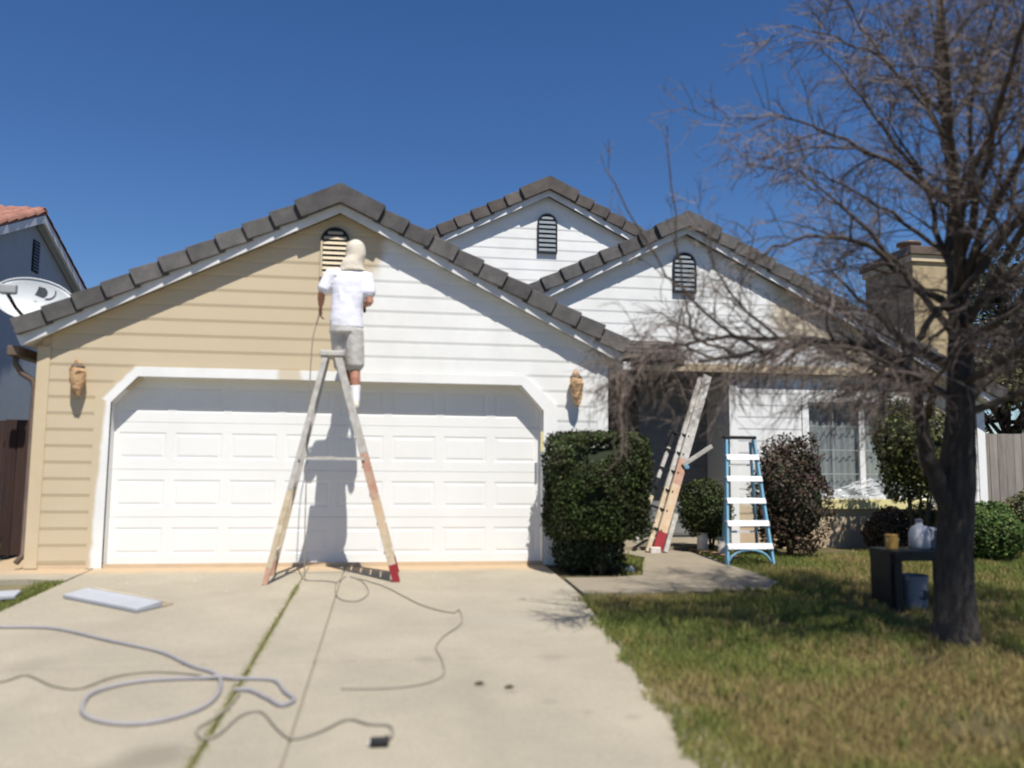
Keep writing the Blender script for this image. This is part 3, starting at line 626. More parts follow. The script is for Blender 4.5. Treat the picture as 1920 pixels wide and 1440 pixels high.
# small tiled shed roof over the entry, beside the garage
sh = MB()
for k in range(4):
    y0, z0 = 1.98-0.17*k, 3.02-0.085*k
    sh.hexa([(3.52, y0-0.20, z0-0.115), (4.72, y0-0.20, z0-0.115), (4.72, y0, z0-0.03), (3.52, y0, z0-0.03), (3.52, y0-0.20, z0-0.085), (4.72, y0-0.20, z0-0.085), (4.72, y0, z0), (3.52, y0, z0)])
sh.build('entry_roof', 'tile2', house)
MB().prism([(3.55, 2.72), (4.70, 2.72), (4.70, 2.57), (3.55, 2.57)][::-1], 1.31, 1.34).build('fascia', 'gut', house, fix=True)
MB().box((3.55, 1.34, 2.575), (4.70, 1.96, 2.59)).build('soffit', 'white', house)

# window
wn = MB()
F0 = (WX0-0.085, WX1+0.085, WZ0-0.0, WZ1+0.085)
for a, b in (((F0[0], YW-0.036, WZ0), (WX0, YW+0.012, F0[3])), ((WX1, YW-0.036, WZ0), (F0[1], YW+0.012, F0[3])), ((WX0+.001, YW-0.036, WZ1), (WX1-.001, YW+0.012, F0[3]))): wn.box(a, b)
win = wn.build('window', 'white', house)
MB().box((F0[0]-0.05, YW-0.075, WZ0-0.165), (F0[1]+0.05, YW+0.0, WZ0-0.02)).build('sill', 'tape', win, bevel=0.006)
MB().box((F0[0]-0.02, YW-0.045, WZ0-0.019), (F0[1]+0.02, YW+0.1, WZ0+0.0)).build('sill', 'white', win)
fr = MB(); xm = 7.83
for xa, xb in ((WX0+.002, WX0+0.045), (xm-0.045, xm+0.045), (WX1-0.045, WX1-.002)): fr.box((xa, YW+0.015, WZ0+.001), (xb, YW+0.07, WZ1-.001))
for za, zb in ((WZ0+.001, WZ0+0.045), (WZ1-0.045, WZ1-.001)): 
    for xa, xb in ((WX0+0.0451, xm-0.0451), (xm+0.0451, WX1-0.0451)): fr.box((xa, YW+0.017, za), (xb, YW+0.068, zb))
fr.build('frame', 'white', win)
for xa, xb in ((WX0+0.045, xm-0.045), (xm+0.045, WX1-0.045)):
    MB().box((xa, YW+0.040, WZ0+0.045), (xb, YW+0.046, WZ1-0.045)).build('pane', 'glass', win)
    mu = MB()
    for i in (1,): mu.box((xa+(xb-xa)*i/2-0.006, YW+0.050, WZ0+0.046), (xa+(xb-xa)*i/2+0.006, YW+0.056, WZ1-0.046))
    for i in (1, 2, 3): mu.box((xa, YW+0.0565, WZ0+(WZ1-WZ0)*i/4-0.007), (xb, YW+0.0605, WZ0+(WZ1-WZ0)*i/4+0.007))
    mu.build('muntins', 'fascia', win)
cu = MB(); N = 90
for i in range(N+1):
    x = WX0-0.05+(WX1-WX0+0.1)*i/N; y = YW+0.13+0.018*math.sin(i*1.3)+0.008*math.sin(i*0.47)
    cu.v += [(x, y, WZ0-0.1), (x, y, WZ1+0.1)]
cu.f = [(2*i, 2*i+2, 2*i+3, 2*i+1) for i in range(N)]
cu.build('curtain', 'curtain', win, True)
# chimney chase on the right wall
ch = MB().box((9.88, 3.7, -0.1), (10.75, 5.2, 5.02)).build('chimney', mat('chimney_tan', (0.42, 0.33, 0.195), (0.33, 0.26, 0.155), 5, 0.8, 0.3, 60), house)
MB().box((9.80, 3.62, 5.02), (10.83, 5.28, 5.17)).build('chimney_cap', 'gut', ch, bevel=0.01)
MB().box((9.84, 3.66, 4.90), (10.79, 5.24, 5.018)).build('chimney_trim', 'tan', ch)
MB().lathe([(0.16, 0), (0.16, 0.2), (0.22, 0.22), (0.22, 0.27), (0.02, 0.33)], (10.3, 4.4, 5.17), 16).build('flue_cap', 'gut', ch, True)

# ================================================================== FENCES
def fence(label, x0, y0, x1, y1, h, m, bw=0.14, zoff=0.0):
    t = Thing('fence', label, 'fence', (x0, y0, 0)); n = int(math.hypot(x1-x0, y1-y0)/(bw+0.006)); q = random.Random(int(x0*10))
    for i in range(n):
        a, b = i/n, (i+0.955)/n; pa = Vector((x0+(x1-x0)*a, y0+(y1-y0)*a, 0)); pb = Vector((x0+(x1-x0)*b, y0+(y1-y0)*b, 0)); hh = h+q.uniform(-0.012, 0.012)
        nrm = Vector((y1-y0, x0-x1, 0)).normalized()*(0.018); jy = nrm*q.uniform(-0.25, 0.25)
        t.part('board', MB().hexa([pa-nrm*.5+jy+Vector((0,0,zoff)), pb-nrm*.5+jy+Vector((0,0,zoff)), pb+nrm*.5+jy+Vector((0,0,zoff)), pa+nrm*.5+jy+Vector((0,0,zoff)), pa-nrm*.5+jy+Vector((0,0,hh)), pb-nrm*.5+jy+Vector((0,0,hh)), pb+nrm*.5+jy+Vector((0,0,hh)), pa+nrm*.5+jy+Vector((0,0,hh))]), m, fix=True)
    for z in (0.35, h-0.3):
        t.part('rail', MB().bar((x0, y0+0.045, z), (x1, y1+0.045, z), 0.09, 0.04), m)
    return t.o
fence('dark brown board fence beside the tan left end of the house', -3.26, 1.5, -8.3, 1.5, 1.67, 'fenced')
fence('weathered grey board fence right of the white house corner', 9.92, 2.6, 16.0, 2.6, 1.76, 'fenceg')

# ================================================================== NEIGHBOUR HOUSE (left)
nb = Thing('neighbour_house', 'blue grey house with red clay tile roof beyond the satellite dish', 'house', (-6.2, 7.5, 0))
NX, NY, NZ, NS, NH = -6.2, 6.98, 5.87, 0.416, 4.8
def nprof(dz=0): return [(NY-NH, NZ-NS*NH+dz), (NY, NZ+dz), (NY+NH, NZ-NS*NH+dz)]
mb = MB(); ov = 0.3
pts = [(NY-NH+ov, 0), (NY+NH-ov, 0), (NY+NH-ov, NZ-NS*(NH-ov)-0.12), (NY, NZ-0.12), (NY-NH+ov, NZ-NS*(NH-ov)-0.12)]
n = len(pts); mb.add([(NX, y, z) for y, z in pts]+[(-16, y, z) for y, z in pts], [tuple(range(n)), tuple(range(2*n-1, n-1, -1))]+[(i, i+n, (i+1) % n+n, (i+1) % n) for i in range(n)])
nb.part('wall', mb, 'blueg', fix=True)
for sd in (-1, 1):
    A = [(NY, NZ-0.13), (NY+sd*NH, NZ-NS*NH-0.13), (NY+sd*NH, NZ-NS*NH+0.03), (NY, NZ+0.03)]
    mb = MB().add([(NX+0.20, y, z) for y, z in A]+[(NX+0.15, y, z) for y, z in A], [(0,1,2,3),(7,6,5,4)]+[(i, i+4, (i+1) % 4+4, (i+1) % 4) for i in range(4)])
    nb.part('barge_board', mb, 'fascia', fix=True)
    A = [(NY, NZ+0.02), (NY+sd*NH, NZ-NS*NH+0.02), (NY+sd*NH, NZ-NS*NH+0.06), (NY, NZ+0.06)]
    mb = MB().add([(NX+0.20, y, z) for y, z in A]+[(-16.3, y, z) for y, z in A], [(0,1,2,3),(7,6,5,4)]+[(i, i+4, (i+1) % 4+4, (i+1) % 4) for i in range(4)])
    nb.part('roof_deck', mb, 'clay', fix=True)
    A = [(NY, NZ-0.10), (NY+sd*NH, NZ-NS*NH-0.10), (NY+sd*NH, NZ-NS*NH-0.0), (NY, NZ-0.0)]
    mb = MB().add([(NX+0.15, y, z) for y, z in A]+[(NX+0.001, y, z) for y, z in A], [(0,1,2,3),(7,6,5,4)]+[(i, i+4, (i+1) % 4+4, (i+1) % 4) for i in range(4)])
    nb.part('soffit', mb, 'blueg', fix=True)
# barrel tiles on the slope that faces the street, and along both rakes
def barrel(w_, l_, h_):
    mb = MB(); n = 7; v = []
    for k, yy in enumerate((0, l_)):
        sc = 1.0 if k == 0 else 0.86
        for j in range(n): a = math.pi*j/(n-1); v.append((math.cos(a)*w_*sc, yy, math.sin(a)*h_*sc))
        for j in range(n): a = math.pi*j/(n-1); v.append((math.cos(a)*(w_-.02)*sc, yy, math.sin(a)*(h_-.018)*sc))
    f = []
    for j in range(n-1): f += [(j, j+1, 2*n+j+1, 2*n+j), (n+j+1, n+j, 3*n+j, 3*n+j+1), (j+1, j, n+j, n+j+1)]
    mb.add(v, f); me = mb.mesh('roof_tile', True); me.materials.append(M_['clay']); return me
bme = barrel(0.125, 0.46, 0.10); th = math.atan(NS); cl_, sl_ = math.cos(th), math.sin(th); q = random.Random(5)
for r_ in range(11):
    s = 0.44+r_*0.40
    for c_ in range(22):
        o = piece('roof_tile', bme, None, nb.o); o.matrix_parent_inverse = nb.inv
        o.location = (NX+0.10-c_*0.235+q.uniform(-.01, .01), NY-(s+0.02)*cl_, NZ+0.06-(s)*sl_+0.0); o.rotation_euler = (th+R(3)+q.uniform(-.02, .02), 0, q.uniform(-.02, .02))
for r_ in range(13):
    o = piece('roof_tile', bme, None, nb.o); o.matrix_parent_inverse = nb.inv
    s = 0.40+r_*0.40; o.location = (NX+0.10, NY+s*cl_, NZ+0.06-s*sl_); o.rotation_euler = (th+R(3), 0, math.pi)
for c_ in range(12):
    o = piece('ridge_tile', bme, None, nb.o); o.matrix_parent_inverse = nb.inv
    o.location = (NX+0.20-c_*0.40, NY, NZ+0.07); o.rotation_euler = (R(-3), 0, math.pi/2)
vb = MB().box((NX, 7.15-0.14, 4.80), (NX+0.02, 7.15+0.14, 5.42)); vo = nb.part('vent', vb, 'ventd')
for i in range(9): nb.part('slat', MB().hexa([(NX+.045, 7.02, 4.83+i*.064), (NX+.045, 7.28, 4.83+i*.064), (NX+.035, 7.28, 4.83+i*.064), (NX+.035, 7.02, 4.83+i*.064), (NX+.03, 7.02, 4.87+i*.064), (NX+.03, 7.28, 4.87+i*.064), (NX+.022, 7.28, 4.87+i*.064), (NX+.022, 7.02, 4.87+i*.064)]), 'vent', vo, fix=True).matrix_parent_inverse = Matrix.Identity(4)
for o in list(vo.children): o.matrix_parent_inverse = Matrix.Identity(4)

# ================================================================== SATELLITE DISH
DC = Vector((-3.71, 1.0, 3.125)); dn = Vector((0.22, -1.0, 0.30)).normalized()
sd_ = Thing('satellite_dish', 'grey oval satellite dish with dark logo at the left eave', 'satellite dish', (DC.x, 1.35, 2.55))
dx = Vector((0.97, 0.18, -0.17)); dx = (dx-dn*dx.dot(dn)).normalized(); dy = dn.cross(dx); dy = dy if dy.z > 0 else -dy
mb = MB(); rings = []
for k in range(9):
    t = k/8; dep = 0.07*(t*t-1)
    rings.append((DC+dn*dep, dx*(0.455*max(t, .02)), dy*(0.285*max(t, .02))))
mb.loft(rings, 36, False); mb2 = MB().loft([(c-dn*0.012, a*1.004, b*1.004) for c, a, b in rings], 36, False)
k0 = len(mb.v); mb.add(mb2.v, [f[::-1] for f in mb2.f]); mb.f.append(tuple(range(36))); mb.f.append(tuple(k0+35-i for i in range(36)))
mb.f += [(8*36+i, 8*36+(i+1) % 36, k0+8*36+(i+1) % 36, k0+8*36+i) for i in range(36)]
refl = sd_.part('reflector', mb, 'dish', smooth=True)
rim = [(DC+dx*0.455*math.cos(2*math.pi*i/40)+dy*0.285*math.sin(2*math.pi*i/40)) for i in range(41)]
sd_.part('rim', MB().tube(rim, 0.010, 6), 'dish', smooth=True)
def dpt(a, b, off=0.004):                            # a, b in reflector axes -> point on the bowl
    t2 = (a/0.455)**2+(b/0.285)**2; return DC+dn*(0.07*(t2-1)+off)+dx*a+dy*b
def dpoly(pts):
    mb = MB(); n = len(pts); mb.add([dpt(*p) for p in pts]+[dpt(p[0], p[1], .001) for p in pts], [tuple(range(n)), tuple(range(2*n-1, n-1, -1))]+[(i, i+n, (i+1) % n+n, (i+1) % n) for i in range(n)]); return mb
off_ = lambda L: [(a_-0.06, b_+0.075) for a_, b_ in L]
lo = [(0.03, 0.02), (0.135, 0.0), (0.165, 0.045), (0.16, 0.09), (0.125, 0.125), (0.05, 0.13), (0.045, 0.08)]
sd_.part('logo', dpoly(off_(lo)), 'ink', fix=True)
arc = [(0.16+0.10*math.cos(R(a)), 0.075+0.095*math.sin(R(a))) for a in range(-95, 40, 12)]
arc += [(0.16+0.085*math.cos(R(a)), 0.08+0.075*math.sin(R(a))) for a in range(28, -96, -12)]
mb = MB(); h_ = len(arc)//2
for i in range(h_-1):
    A = [arc[i], arc[i+1], arc[-2-i], arc[-1-i]]; pp = dpoly(off_(A)); mb.add(pp.v, pp.f)
sd_.part('logo', mb, 'ink', fix=True)
arm0 = DC-dy*0.26-dn*0.02; LN = DC+dn*0.50-dx*0.22-dy*0.0
LN = Vector((-3.83, 0.58, 3.17))
sd_.part('feed_arm', MB().tube([arm0-dx*0.03, (arm0+LN)/2-dy*0.05-dx*0.02, LN-dy*0.06], 0.020, 8), 'black', smooth=True)
lnb = sd_.part('feed_head', MB().box((LN.x-0.10, LN.y-0.03, LN.z-0.065), (LN.x+0.085, LN.y+0.05, LN.z+0.055)), 'lnb', bevel=0.02)
sd_.part('feed_horn', MB().lathe([(0.035, 0), (0.045, 0.07), (0.03, 0.08)], (LN.x, LN.y+0.05, LN.z), 12, (0, 1, 0)), 'lnb', smooth=True)
sd_.part('mast', MB().tube([DC-dn*0.07, DC-dn*0.2, (DC.x+0.02, 1.3, 2.75), (DC.x+0.10, 1.32, 2.5), (-3.45, 1.32, 2.42)], 0.025, 8), 'lnb', smooth=True)

# ================================================================== WALL LAMPS (wrapped in masking paper)
def lamp(x, z0, z1, label, tilt, seed):
    t = Thing('wall_lamp', label, 'wall lamp', (x, -0.015, z0), 'papered lanterns on the garage wall'); q = random.Random(seed); H = z1-z0
    t.part('back_plate', MB().lathe([(0.055, 0), (0.055, 0.02), (0.03, 0.03)], (x, -0.012, z0+H*0.62), 14, (0, -1, 0)), 'gut', smooth=True)
    t.part('bracket', MB().tube([(x, -0.03, z0+H*0.62), (x, -0.06, z0+H*0.66), (x, -0.10, z0+H*0.62)], 0.012, 6), 'gut')
    t.part('cap', MB().lathe([(0.075, 0), (0.07, 0.012), (0.035, 0.045), (0.012, 0.06)], (x+tilt*0.3*H, -0.112, z0+0.79*H), 12), 'gut')
    prof = [(0.012, 0.0), (0.034, 0.06), (0.052, 0.20), (0.068, 0.40), (0.080, 0.58), (0.084, 0.70), (0.070, 0.77), (0.046, 0.80), (0.040, 0.86), (0.034, 0.94), (0.014, 1.0)]
    mb = MB(); rings = []
    for r_, h in prof:
        c = Vector((x+tilt*(h-0.5)*H, -0.115, z0+h*H)); rings.append((c, (r_*q.uniform(.92, 1.1), 0, q.uniform(-.012, .012)), (0, r_*q.uniform(.92, 1.08), q.uniform(-.01, .01))))
    mb.loft(rings, 11)
    for i in range(len(mb.v)):
        v = mb.v[i]; mb.v[i] = (v[0]+q.uniform(-.010, .010), v[1]+q.uniform(-.010, .010), v[2]+q.uniform(-.010, .010))
    t.part('paper_wrap', mb, 'paper')
    b = Vector((x+tilt*0.24*H, -0.115, z0+0.76*H)); t.part('tape_band', MB().tube([b+Vector((0.056*math.cos(a), 0.056*math.sin(a), 0)) for a in [i*math.pi/7 for i in range(15)]], 0.007, 5), 'tape')
lamp(-2.775, 1.87, 2.27, 'paper-wrapped lantern on the tan wall left of the garage door', 0.0, 3)
lamp(2.825, 1.87, 2.30, 'paper-wrapped lantern on the white wall right of the garage door', -0.06, 4)

# ================================================================== STEP LADDERS
def rail(t, pts, wx, wy, mats, name='rail'):
    """a ladder rail in coloured lengths: one part, its painted lengths sub-parts"""
    base = None
    for i in range(len(pts)-1):
        mb = MB().bar(pts[i], pts[i+1], wx, wy)
        if base is None: base = t.part(name, mb, mats[i], bevel=0.004)
        else: t.part('rail_length', mb, mats[i], parent=base, bevel=0.004)
    for c in base.children: c.matrix_parent_inverse = Matrix.Identity(4)
    base.matrix_parent_inverse = t.inv
    return base
def lerp(a, b, k): return tuple(a[i]+(b[i]-a[i])*k for i in range(3))
LT = Thing('step_ladder', 'tall paint-spattered step ladder straddled before the garage door with man on it', 'ladder', (0.1, -0.8, gz(0, -0.8)))
tzf, tzb = 2.27, 2.27
RF0, RF1 = (0.73, -1.07, gz(0, -1.07)), (0.075, -0.99, 2.27)     # step section, front rail
RB0, RB1 = (0.73, -0.47, gz(0, -0.47)), (0.075, -0.73, 2.27)
BF0, BF1 = (-0.565, -1.14, gz(0, -1.14)), (-0.055, -0.99, 2.27)   # rear section
BB0, BB1 = (-0.565, -0.58, gz(0, -0.58)), (-0.055, -0.73, 2.27)
for a, b in ((RF0, RF1), (RB0, RB1)):
    rail(LT, [lerp(a, b, k) for k in (0.0, 0.075, 0.20, 0.36, 0.565, 1.0)], 0.078, 0.034, ['foot', 'railt', 'railo', 'railr', 'railg'])
for a, b in ((BF0, BF1), (BB0, BB1)):
    rail(LT, [lerp(a, b, k) for k in (0.0, 0.07, 0.40, 0.75, 1.0)], 0.055, 0.030, ['railr', 'railt', 'railg', 'railg'])
for k in range(1, 8):
    f = k*0.286/2.27; a, b = lerp(RF0, RF1, f), lerp(RB0, RB1, f)
    LT.part('step', MB().box((a[0]-0.05, a[1]+0.019, a[2]-0.014), (a[0]+0.045, b[1]-0.019, a[2]+0.012)), 'railg', bevel=0.004)
for f in (0.12, 0.42, 0.70):
    a, b = lerp(BF0, BF1, f), lerp(BB0, BB1, f); LT.part('cross_bar', MB().bar((a[0], a[1]+.018, a[2]), (b[0], b[1]-.018, b[2]), 0.022, 0.04, (0, 0, 1)), 'railg')
for y0_, (p, q_) in ((0, (RF0, BF0)), (1, (RB0, BB0))):
    P1, P2 = (RF1, BF1) if y0_ == 0 else (RB1, BB1)
    a = lerp(p, P1, 0.54); b = lerp(q_, P2, 0.54); dyy = 0.03 if y0_ else -0.03
    LT.part('spreader', MB().bar((a[0], a[1]+dyy, a[2]), (b[0], b[1]+dyy, b[2]), 0.03, 0.008), 'railg')
LT.part('top_cap', MB().box((-0.115, -1.02, 2.27), (0.135, -0.70, 2.33)), 'railg', bevel=0.012)

BL = Thing('step_ladder', 'blue step ladder with bright metal steps on the lawn left of the dark red shrub', 'ladder', (4.95, 0.0, 0))
fl, fr_, tl, tr = (4.655, -0.17, -0.01), (5.255, -0.13, -0.01), (4.875, 0.33, 1.52), (5.245, 0.33, 1.52)
for a, b in ((fl, tl), (fr_, tr)): BL.part('rail', MB().bar(a, b, 0.028, 0.075), 'blue', bevel=0.004)
for k in range(5):
    f = (0.215+0.268*k)/1.52; a, b = lerp(fl, tl, f), lerp(fr_, tr, f)
    BL.part('step', MB().hexa([(a[0]-0.012, a[1]-0.075, a[2]-0.03), (b[0]+0.012, b[1]-0.075, b[2]-0.03), (b[0]+0.012, b[1]+0.035, b[2]-0.025), (a[0]-0.012, a[1]+0.035, a[2]-0.025),
                               (a[0]-0.012, a[1]-0.045, a[2]+0.035), (b[0]+0.012, b[1]-0.045, b[2]+0.035), (b[0]+0.012, b[1]+0.035, b[2]+0.035), (a[0]-0.012, a[1]+0.035, a[2]+0.035)]), 'alu', bevel=0.006)
arcp = [(fl[0]+0.03+(fr_[0]-fl[0]-0.06)*(1-math.cos(math.pi*i/10))/2, fl[1]-0.0+0.03, 0.0+0.17*math.sin(math.pi*i/10)) for i in range(11)]
BL.part('brace', MB().tube(arcp, 0.016, 6), 'blue', smooth=True)
for s_, a, b in ((-1, (5.02, 0.85, 0.03), (4.93, 0.37, 1.48)), (1, (5.50, 0.83, 0.03), (5.22, 0.37, 1.48))): BL.part('rear_rail', MB().bar(a, b, 0.025, 0.05), 'blue', bevel=0.004)
for f in (0.2, 0.5, 0.8):
    a, b = lerp((5.02, 0.85, 0.03), (4.93, 0.37, 1.48), f), lerp((5.50, 0.83, 0.03), (5.22, 0.37, 1.48), f); BL.part('cross_bar', MB().bar(a, b, 0.03, 0.02), 'alu')
BL.part('top_cap', MB().box((4.85, 0.28, 1.52), (5.27, 0.43, 1.56)), 'black', bevel=0.01)

LL = Thing('step_ladder', 'folded orange and red step ladder leaning against the house by the porch', 'ladder', (4.2, 1.25, 0.02))
A0, A1 = (4.22, 1.15, 0.03), (5.24, 1.84, 2.50)
for off, mats_ in (((0, 0, 0), ['foot', 'railo', 'railr', 'railg', 'railg']), ((-0.24, 0.20, 0.10), ['railg', 'railt', 'black', 'railg', 'black'])):
    a = tuple(A0[i]+off[i] for i in range(3)); b = tuple(A1[i]+off[i]*0.6 for i in range(3))
    if off[0]: b = lerp(a, b, 0.72)
    LL.part('rail', MB(), 'railg') if False else rail(LL, [lerp(a, b, k) for k in (0, 0.10, 0.36, 0.50, 0.75, 1.0)], 0.125 if not off[0] else 0.05, 0.05, mats_)
for k in range(1, 7):
    a = lerp(A0, A1, k*0.105); o_ = (-0.24, 0.20, 0.10); b = tuple(a[i]+o_[i] for i in range(3))
    LL.part('step', MB().bar(a, b, 0.09, 0.03, (0, 0.3, 1)), 'black')
rail(LL, [(A0[0]-0.115, A0[1]+0.05, 0.02), (A0[0]-0.115+0.36, A0[1]+0.05+0.24, 0.89), (A1[0]-0.10, A1[1]+0.03, A1[2]-0.02)], 0.06, 0.05, ['railt', 'railg'])
rail(LL, [(A0[0]+0.11, A0[1]-0.02, 0.02), (A0[0]+0.11+0.20, A0[1]-0.02+0.13, 0.52)], 0.06, 0.04, ['railg'])
v0 = lerp(A0, A1, 0.47); LL.part('spreader', MB().bar((v0[0], v0[1]-0.05, v0[2]), (v0[0]+0.42, v0[1]-0.07, v0[2]+0.27), 0.055, 0.03), 'railg')
LL.part('tape_wrap', MB().box((v0[0]+0.02, v0[1]-0.075, v0[2]-0.05), (v0[0]+0.08, v0[1]-0.04, v0[2]+0.0)), 'blue')
for a in (lerp(A0, A1, 0.0),): LL.part('foot', MB().box((a[0]-0.10, a[1]-0.05, 0.0), (a[0]+0.04, a[1]+0.03, 0.09)), 'wtin', bevel=0.01)

# ================================================================== THE PAINTER
man = thing('person', 'painter in white shirt, shorts and cream hood standing on the tall ladder', 'person', (0.25, -0.77, 1.72))
MI = Matrix.Translation(Vector((0.25, -0.77, 1.72))).inverted()
def limb(mb, pts, rad, n=12, flat=1.0):
    pts = [Vector(p) for p in pts]; k = len(pts); rings = []
    u = None
    for i, p in enumerate(pts):
        t = (pts[min(i+1, k-1)]-pts[max(i-1, 0)]).normalized()
        u = t.orthogonal().normalized() if u is None else (u-t*u.dot(t)).normalized(); v = t.cross(u)
        rings.append((p, u*rad[i], v*rad[i]*flat))
    t0 = (pts[1]-pts[0]).normalized(); t1 = (pts[-1]-pts[-2]).normalized()
    a, b = rings[0], rings[-1]
    rings = [(a[0]-t0*rad[0]*.6, a[1]*.55, a[2]*.55)]+rings+[(b[0]+t1*rad[-1]*.6, b[1]*.55, b[2]*.55)]
    mb.loft(rings, n)
def remesh(o, vox, it=3, fac=0.5):
    r = o.modifiers.new('remesh', 'REMESH'); r.mode = 'VOXEL'; r.voxel_size = vox; r.use_smooth_shade = True
    s = o.modifiers.new('smooth', 'SMOOTH'); s.iterations = it; s.factor = fac
def ppart(name, mb, m, vox=0.009, it=3, parent=None):
    o = mb.build(name, m, None, True); o.parent = parent or man
    if parent is None: o.matrix_parent_inverse = MI
    if vox: remesh(o, vox, it)
    return o
# joints
HIP = Vector((0.14, -0.84, 2.64)); CH = Vector((0.155, -0.83, 3.05)); NK = Vector((0.185, -0.80, 3.26)); HD = Vector((0.215, -0.77, 3.435))
ShL, ElL, HaL = Vector((-0.025, -0.84, 3.165)), Vector((-0.125, -0.86, 2.96)), Vector((-0.145, -0.70, 2.84))
ShR, ElR, HaR = Vector((0.335, -0.81, 3.155)), Vector((0.385, -0.89, 2.88)), Vector((0.335, -0.62, 2.90))
HpL, KnL, AnL = Vector((0.065, -0.83, 2.60)), Vector((0.115, -0.73, 2.19)), Vector((0.225, -0.77, 1.82))
HpR, KnR, AnR = Vector((0.225, -0.85, 2.60)), Vector((0.245, -0.84, 2.18)), Vector((0.262, -0.90, 1.82))
b = MB()
b.loft([(HIP+Vector((0, 0, -0.06)), (0.15, 0, 0), (0, 0.105, 0)), (HIP, (0.165, 0, 0), (0, 0.115, 0)), (HIP+Vector((0, .01, 0.12)), (0.145, 0, 0), (0, 0.10, 0)), (CH+Vector((0, 0, -.08)), (0.16, 0, 0), (0, 0.11, 0)), (CH+Vector((0.0, 0, 0.08)), (0.165, 0, 0), (0, 0.11, 0)), (NK+Vector((0, 0, -.08)), (0.11, 0, 0), (0, 0.08, 0)), (NK, (0.058, 0, 0), (0, 0.06, 0)), (HD+Vector((0, 0, -.06)), (0.055, 0, 0), (0, 0.06, 0))], 18)
b.ball(HD+Vector((0, 0.01, 0.02)), 0.078, 0.096, 0.118, 16, 12)                        # skull
b.loft([(HD+Vector((0, 0.05, -0.11)), (0.035, 0, 0), (0, 0.03, 0)), (HD+Vector((0, 0.045, -0.07)), (0.055, 0, 0), (0, 0.05, 0)), (HD+Vector((0, 0.04, 0.0)), (0.066, 0, 0), (0, 0.06, 0))], 14)   # jaw
b.loft([(HD+Vector((0, 0.098, 0.03)), (0.008, 0, 0), (0, 0.008, 0)), (HD+Vector((0, 0.112, -0.015)), (0.016, 0, 0), (0, 0.016, 0)), (HD+Vector((0, 0.10, -0.03)), (0.012, 0, 0), (0, 0.012, 0))], 8)  # nose
for sx in (-1, 1): b.ball(HD+Vector((sx*0.082, 0.0, 0.0)), 0.012, 0.022, 0.034, 8, 6)
limb(b, [ShL, ShL.lerp(ElL, .5), ElL, ElL.lerp(HaL, .35), HaL.lerp(ElL, .12)], [0.056, 0.050, 0.040, 0.041, 0.027])
limb(b, [ShR, ShR.lerp(ElR, .5), ElR, ElR.lerp(HaR, .35), HaR.lerp(ElR, .12)], [0.056, 0.050, 0.040, 0.041, 0.027])
for H_, K_, A_ in ((HpL, KnL, AnL), (HpR, KnR, AnR)):
    limb(b, [H_, H_.lerp(K_, .5), K_, K_.lerp(A_, .35)+Vector((0, -.012, 0)), A_], [0.088, 0.074, 0.054, 0.056, 0.037])
def hand(mb, wrist, fwd, palm, thumb, curl):
    """palm, four unequal fingers curling towards 'palm', a thumb from the side of the palm"""
    f = fwd.normalized(); p = (palm-f*palm.dot(f)).normalized(); s_ = f.cross(p); s_ = s_ if s_.dot(thumb) > 0 else -s_
    mb.loft([(wrist, s_*0.026, p*0.020), (wrist+f*0.03, s_*0.036, p*0.019), (wrist+f*0.075, s_*0.042, p*0.016), (wrist+f*0.09, s_*0.040, p*0.013)], 12)
    for i, L in enumerate((0.072, 0.080, 0.074, 0.058)):
        a = wrist+f*0.08+s_*(0.031-i*0.0205); pts = [a]; d = f.copy()
        for j in range(3):
            ang = curl*(0.6+0.5*j); d = (f*math.cos(ang)+p*math.sin(ang)); pts.append(pts[-1]+d*L*(0.42, 0.32, 0.26)[j])
        limb(mb, pts, [0.0095, 0.009, 0.008, 0.007], 7)
    a = wrist+f*0.025+s_*0.030; limb(mb, [a, a+s_*0.028+f*0.022+p*0.008, a+s_*0.034+f*0.045+p*0.024, a+s_*0.026+f*0.062+p*0.036], [0.012, 0.011, 0.010, 0.008], 7)
hand(b, HaL, Vector((-0.05, 0.35, -0.80)), Vector((0.9, 0.3, 0)), Vector((0, 1, 0)), 0.75)
hand(b, HaR, Vector((-0.15, 0.9, 0.15)), Vector((-0.9, 0.1, -0.1)), Vector((0, 0, 1)), 0.85)
body = ppart('body', b, 'skin', 0.0075, 2)
for sx in (-1, 1): ppart('eye', MB().ball(HD+Vector((sx*0.031, 0.092, 0.025)), 0.012, 0.008, 0.008, 8, 6), 'sock', 0, parent=None)
s = MB()
s.loft([(HIP+Vector((0.01, 0, -0.05)), (0.175, 0, 0.01), (0, 0.128, 0)), (HIP+Vector((0, 0, 0.03)), (0.176, 0, 0), (0, 0.130, 0)), (HIP+Vector((0.0, 0, 0.16)), (0.168, 0, 0), (0, 0.126, 0)), (CH+Vector((0, 0, -.10)), (0.180, 0, 0), (0, 0.130, 0)), (CH+Vector((0, 0, 0.05)), (0.195, 0, 0), (0, 0.128, 0)), (CH+Vector((0.01, 0, 0.13)), (0.175, 0, 0), (0, 0.105, 0)), (NK+Vector((0, 0, -.03)), (0.095, 0, 0), (0, 0.080, 0)), (NK+Vector((0, 0, 0.01)), (0.070, 0, 0), (0, 0.070, 0))], 22)
limb(s, [ShL+Vector((.06, 0, .0)), ShL, ShL.lerp(ElL, .55), ShL.lerp(ElL, .80)], [0.085, 0.086, 0.078, 0.076])
limb(s, [ShR+Vector((-.06, 0, .0)), ShR, ShR.lerp(ElR, .45), ShR.lerp(ElR, .68)], [0.085, 0.088, 0.080, 0.076])
q = random.Random(11)
